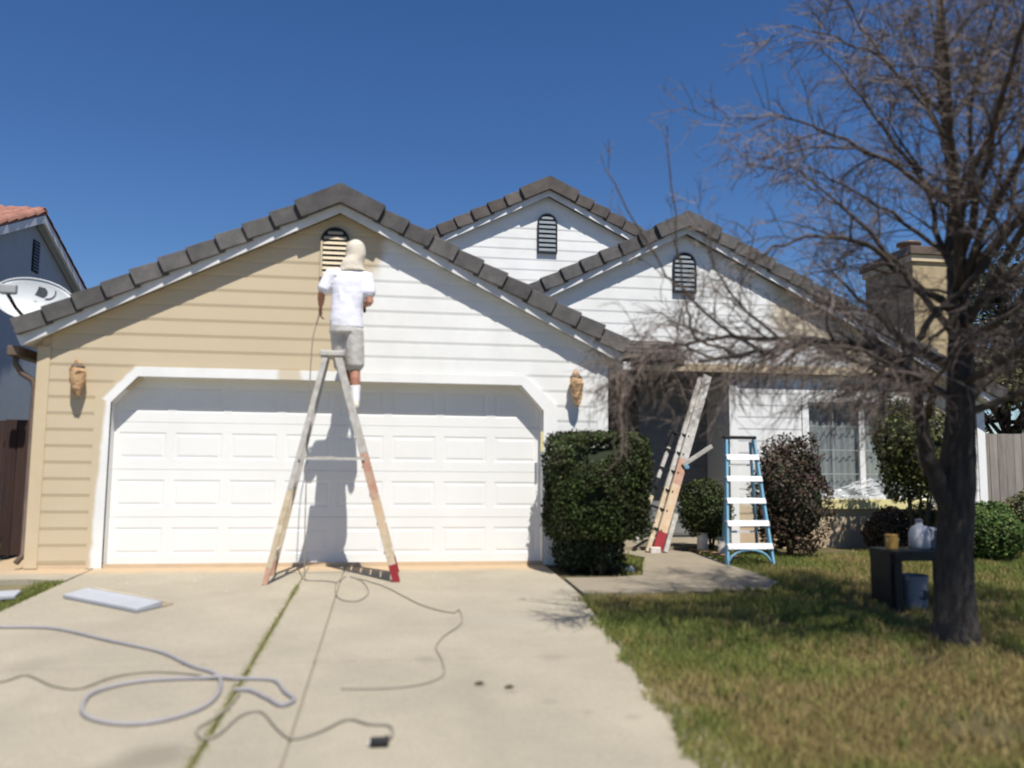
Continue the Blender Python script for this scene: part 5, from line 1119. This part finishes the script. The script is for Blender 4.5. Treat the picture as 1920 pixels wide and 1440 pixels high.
# the low limb that sweeps left and its dense twigs
low = limb_branch([V3(5.02, .60, -3.87), V3(4.86, .95, -3.87), V3(4.76, 1.18, -3.90), V3(4.67, 1.42, -3.95), V3(4.59, 1.68, -4.02), V3(4.44, 1.87, -4.08), V3(4.15, 2.04, -4.12), V3(3.72, 2.07, -4.1), V3(3.29, 1.99, -4.0), V3(2.9, 1.92, -3.9)], .085, .012, 26, .75, 6, .42, .10, .1, t0=.45, m='bark')
limb_branch([V3(4.62, 1.72, -4.05), V3(4.35, 1.95, -3.8), V3(3.9, 2.15, -3.6), V3(3.4, 2.2, -3.5), V3(2.95, 2.12, -3.5), V3(2.6, 2.02, -3.55)], .034, .008, 18, .65, 6, .40, .12)
limb_branch([V3(4.68, 1.55, -4.0), V3(4.5, 1.72, -4.3), V3(4.2, 1.80, -4.5), V3(3.8, 1.92, -4.6), V3(3.3, 2.0, -4.6)], .030, .008, 14, .6, 6, .38, .12)
limb_branch([V3(3.25, 1.98, -3.98), V3(2.9, 2.12, -3.85), V3(2.84, 2.35, -3.8), V3(2.78, 2.85, -3.8), V3(2.70, 3.72, -3.8)], .015, .005, 5, .55, 1, .16, -.04, .9)
limb_branch([V3(3.4, 2.02, -3.9), V3(2.95, 2.30, -3.9), V3(2.58, 2.70, -3.9), V3(2.17, 3.38, -3.9)], .015, .005, 6, .45, 1.4, .18, -.02, .7)
limb_branch([V3(3.6, 2.05, -4.0), V3(3.25, 2.30, -4.0), V3(3.0, 2.62, -4.0), V3(2.92, 2.95, -4.0)], .015, .005, 6, .5, 3, .24, -.02, .5)
limb_branch([V3(3.0, 1.96, -3.9), V3(2.75, 2.05, -3.9), V3(2.5, 2.0, -3.9), V3(2.30, 1.82, -3.9), V3(2.25, 1.62, -3.9)], .012, .003, 10, .4, 7, .30, .10)
# named limbs seen against sky and roof
limb_branch([V3(5.08, 2.1), V3(4.75, 2.50, -3.9), V3(4.42, 2.78, -3.95), V3(4.05, 2.92, -3.95), V3(3.75, 2.90, -3.95), V3(3.45, 2.78, -3.9), V3(3.22, 2.58, -3.9)], .034, .004, 12, .6, 5, .35, .05)
limb_branch([V3(5.10, 3.2), V3(4.80, 3.45), V3(4.41, 3.64), V3(4.1, 3.77), V3(3.87, 3.85), V3(3.5, 3.90), V3(3.22, 3.80)], .026, .003, 10, .55, 4, .32, .03)
limb_branch([V3(4.42, 3.64), V3(4.0, 3.66, -3.9), V3(3.6, 3.55, -3.95), V3(3.35, 3.35, -3.95)], .012, .003, 6, .4, 4, .28, .05)
limb_branch([V3(5.10, 2.8), V3(4.76, 3.15, -3.7), V3(4.35, 3.42, -3.6), V3(4.0, 3.6, -3.6)], .024, .004, 9, .55, 5, .32, .02)
limb_branch([V3(5.06, 3.8), V3(4.8, 4.15), V3(4.45, 4.48), V3(4.1, 4.58), V3(3.7, 4.65)], .022, .003, 9, .5, 4, .3, .02)
limb_branch([V3(4.66, 2.15, -3.95), V3(4.80, 2.36, -4.0), V3(5.12, 2.68, -4.1), V3(5.36, 3.1, -4.1), V3(5.52, 3.6, -4.05), V3(5.62, 4.3, -4.0), V3(5.70, 5.1, -4.0)], .030, .008, 12, .6, 5, .34, .02)
limb_branch([V3(5.10, 2.5), V3(5.02, 2.42, -4.05), V3(4.75, 2.20, -4.1), V3(4.62, 2.08, -4.1), V3(4.4, 1.95, -4.2)], .028, .006, 8, .5, 6, .34, .08)
# stout upright stems that make the crown
for st_ in (([(5.10, 2.35, -3.86), (4.98, 2.9, -3.9), (4.80, 3.5, -3.95), (4.60, 4.1, -4.0), (4.42, 4.6, -4.0), (4.2, 5.2, -4.05)], .048), ([(5.11, 2.7, -3.84), (4.98, 3.3, -3.75), (4.80, 3.95, -3.7), (4.66, 4.6, -3.68), (4.55, 5.3, -3.65)], .042),
            ([(5.11, 3.0, -3.82), (5.02, 3.6, -3.95), (4.90, 4.3, -4.05), (4.82, 5.2, -4.1)], .036), ([(5.11, 2.6, -3.84), (5.28, 3.2, -3.7), (5.36, 3.9, -3.6), (5.42, 4.6, -3.55), (5.45, 5.4, -3.5)], .044),
            ([(5.10, 2.2, -3.86), (5.33, 2.7, -3.95), (5.55, 3.4, -4.0), (5.72, 4.2, -4.0), (5.8, 5.0, -4.0)], .046), ([(5.11, 2.9, -3.84), (5.16, 3.5, -3.4), (5.22, 4.2, -3.1), (5.25, 5.0, -2.95)], .040), ([(5.10, 2.5, -3.86), (5.2, 3.1, -4.25), (5.3, 3.8, -4.5), (5.3, 4.7, -4.65)], .038)):
    limb_branch(st_[0], st_[1], .008, 12, .75, 5, .34, .02, .25, t0=.25, m='bark')
# the rest of the crown, all round
for k in range(16):
    z = 1.7+2.7*(k/16)+q.uniform(-.1, .1); t_ = min(range(len(trunk)), key=lambda i: abs(trunk[i].z-z)); p = trunk[t_]; az = k*2.4+q.uniform(-.4, .4)
    L = (1.75-0.12*(z-1.7))*q.uniform(.75, 1.15); el = q.uniform(.3, .85) if z < 2.4 else q.uniform(.85, 1.28); d = Vector((math.cos(az)*math.cos(el), math.sin(az)*math.cos(el)*.9, math.sin(el)))
    c1 = p+d*L*.35+Vector((0, 0, -.03)); c2 = p+d*L*.7+Vector((q.uniform(-.1, .1), q.uniform(-.1, .1), .08)); c3 = p+d*L+Vector((q.uniform(-.15, .15), q.uniform(-.15, .15), .25))
    limb_branch([p, c1, c2, c3], max(trad(z)*.5, .022), .004, 9, .55, 6, .36, .02, .15)
for az, z in ((-.5, 1.55), (.5, 1.7), (-1.3, 1.8), (1.4, 1.65), (.05, 2.1)):      # low spreading limbs, right, front and back
    d = Vector((math.cos(az), math.sin(az), .42)); p = Vector(V3(5.06, z)); limb_branch([p, p+d*.5, p+d*1.0+Vector((0, 0, .03)), p+d*1.5-Vector((0, 0, .15)), p+d*1.9-Vector((0, 0, .5))], .036, .006, 14, .65, 8, .42, .14)
for x1, y1, z1 in ((4.3, -5.9, 4.2), (5.0, -6.2, 3.9), (5.8, -5.9, 4.3), (3.9, -5.4, 4.6), (6.4, -5.2, 4.0), (6.9, -4.2, 3.7), (5.4, -5.6, 4.9)):   # limbs reaching towards the street and to the right
    p = Vector((5.10, Y0, q.uniform(2.2, 2.8))); e_ = Vector((x1, y1, z1)); limb_branch([p, p.lerp(e_, .35)+Vector((0, 0, .1)), p.lerp(e_, .7)+Vector((0, 0, .12)), e_], .040, .006, 14, .75, 8, .42, .06, .1)
tw_o = bt.part('twigs', twigs, 'twig'); tw_o['kind'] = 'stuff'

# ================================================================== GRASS
def in_poly(x, y, poly):
    ins = np.zeros(len(x), bool); n = len(poly); j = n-1
    for i in range(n):
        xi, yi = poly[i]; xj, yj = poly[j]
        c = ((yi > y) != (yj > y)) & (x < (xj-xi)*(y-yi)/(yj-yi+1e-12)+xi); ins ^= c; j = i
    return ins
def value_noise(x, y, sc, seed):
    r_ = np.random.default_rng(seed); G = r_.random((64, 64)); X = x*sc; Y = y*sc; i = np.floor(X).astype(int); j = np.floor(Y).astype(int); fx = X-i; fy = Y-j
    fx = fx*fx*(3-2*fx); fy = fy*fy*(3-2*fy); g_ = lambda a, b: G[a % 64, b % 64]
    return (g_(i, j)*(1-fx)+g_(i+1, j)*fx)*(1-fy)+(g_(i, j+1)*(1-fx)+g_(i+1, j+1)*fx)*fy
def blades(name, x, y, z, h, green, m, wd, seed, kind='stuff'):
    r_ = np.random.default_rng(seed); n = len(x); az = r_.uniform(0, 6.283, n); ln = r_.normal(0, .5, n); la = r_.uniform(0, 6.283, n)
    P = np.stack([x, y, z], 1); s_ = np.stack([np.cos(az), np.sin(az), np.zeros(n)], 1)*(wd*r_.uniform(.6, 1.3, n))[:, None]
    lean = np.stack([np.cos(la), np.sin(la), np.zeros(n)], 1)*(h*np.abs(ln))[:, None]; up = np.zeros((n, 3)); up[:, 2] = h
    V = np.stack([P-s_, P+s_, P+s_*.6+lean*.35+up*.55, P-s_*.6+lean*.35+up*.55, P+lean+up*.95], 1).reshape(-1, 3)
    me = bpy.data.meshes.new(name); me.vertices.add(5*n); me.vertices.foreach_set('co', V.astype('f').ravel())
    base = np.arange(n)*5; q4 = np.stack([base, base+1, base+2, base+3], 1); t3 = np.stack([base+3, base+2, base+4], 1)
    li = np.concatenate([q4, t3], 1).ravel(); me.loops.add(7*n); me.loops.foreach_set('vertex_index', li.astype('i'))
    ls = np.stack([np.arange(n)*7, np.arange(n)*7+4], 1).ravel(); me.polygons.add(2*n); me.polygons.foreach_set('loop_start', ls.astype('i'))
    me.update(); me.validate()
    at = me.attributes.new('green', 'FLOAT', 'POINT'); at.data.foreach_set('value', np.repeat(green, 5).astype('f'))
    o = link(name, me, m); o['kind'] = kind; return o
r_ = np.random.default_rng(3)
N = 420000
# more blades near the camera than far off
x = r_.uniform(1.95, 12.5, N); y = -6.9+9.0*r_.random(N)**1.5
ed = np.array([edge(v) for v in np.linspace(-9.5, 0, 200)]); ex = np.interp(y, np.linspace(-9.5, 0, 200), ed)
jag = (value_noise(x*0, y, 6, 4)-.5)*.14+(value_noise(x*0, y, 19, 5)-.5)*.06
ok = (x > ex-0.02+jag) & ~in_poly(x, y, wk) & ~((x < 3.3) & (y > -0.2)) & ~((y > 1.2) & (x > 3)) & ~((x < 2.6) & (y > -1.9)) & ~((x < 3.25)&(y > -0.95))
ok &= (x-0.6) < (y+10.3)*0.86+0.3                      # what the view and a step to its side can hold
x, y, ex = x[ok], y[ok], ex[ok]
pn = value_noise(x, y, 0.9, 6)*.55+value_noise(x, y, 2.6, 7)*.45
bare = value_noise(x, y, 1.6, 8); keep = r_.random(len(x)) < np.clip((bare-.12)*3.2, .12, 1); x, y, ex, pn = x[keep], y[keep], ex[keep], pn[keep]
green = np.clip((pn-.40)*3.0+.30+(value_noise(x, y, 5.5, 15)-.5)*.45, 0, 1); de = x-ex; green = np.clip(green+.55*np.exp(-np.clip(de, 0, 9)/.16)-0.16*((y < -4.0)&(x < 4.0)) + .12*(y > -3), 0, 1)
h = (.030+.040*r_.random(len(x)))*(.7+.8*value_noise(x, y, 3.1, 9))+.03*np.exp(-np.clip(de, 0, 9)/.12)
zz_ = np.array([lawn_z(a, b_) for a, b_ in zip(x, y)])
blades('grass', x, y, zz_, h, green, 'grass', .0042, 12)
nt2 = 1500; tx = r_.uniform(2.2, 8.5, nt2); ty = -6.5+6.3*r_.random(nt2); te = np.interp(ty, np.linspace(-9.5, 0, 200), ed); kp = (tx > te+.05) & ~in_poly(tx, ty, wk) & ((tx-0.6) < (ty+10.3)*0.86+.3) & ~((tx < 3.2) & (ty > -2)); tx, ty = tx[kp], ty[kp]
cl = np.repeat(np.arange(len(tx)), 16); bx = tx[cl]+r_.normal(0, .022, len(cl)); by = ty[cl]+r_.normal(0, .022, len(cl)); tg = np.where(r_.random(len(tx)) < .45, -.1, .75)[cl]+r_.normal(0, .1, len(cl))
blades('grass_tufts', bx, by, np.array([lawn_z(a, b_) for a, b_ in zip(bx, by)]), (.05+.06*r_.random(len(tx)))[cl]*r_.uniform(.7, 1.2, len(cl)), np.clip(tg, 0, 1), 'grass', .005, 19)
# weeds in the driveway joint and the strip at its left
n = 6000; yj = -0.9-4.9*r_.random(n); dens = value_noise(yj*0, yj, 2.0, 10); kp = r_.random(n) < np.clip((dens-.15)*2, .1, 1); yj = yj[kp]; xj = -0.238+r_.normal(0, .017, len(yj))
blades('joint_weeds', xj, yj, SL*yj-.012, .012+.016*r_.random(len(yj)), np.full(len(yj), .62), 'grass', .004, 13)
n = 900; xk = r_.uniform(-2.5, 2.2, n); dens = value_noise(xk, xk*0, 3.0, 16); kp = r_.random(n) < np.clip((dens-.35)*2.2, .02, 1); xk = xk[kp]; yk = -4.028+r_.normal(0, .012, len(xk))
blades('joint_weeds', xk, yk, SL*yk-.012, .008+.010*r_.random(len(xk)), np.full(len(xk), .25), 'grass', .004, 17)
n = 5000; ys_ = -0.75-2.6*r_.random(n); xs_ = -2.62+r_.normal(0, .075, n)-.05*(ys_+1.5); kp = (xs_ < -2.5); xs_, ys_ = xs_[kp], ys_[kp]
blades('strip_weeds', xs_, ys_, SL*ys_-.05, .035+.045*r_.random(len(xs_)), np.full(len(xs_), .85), 'grass', .006, 14)
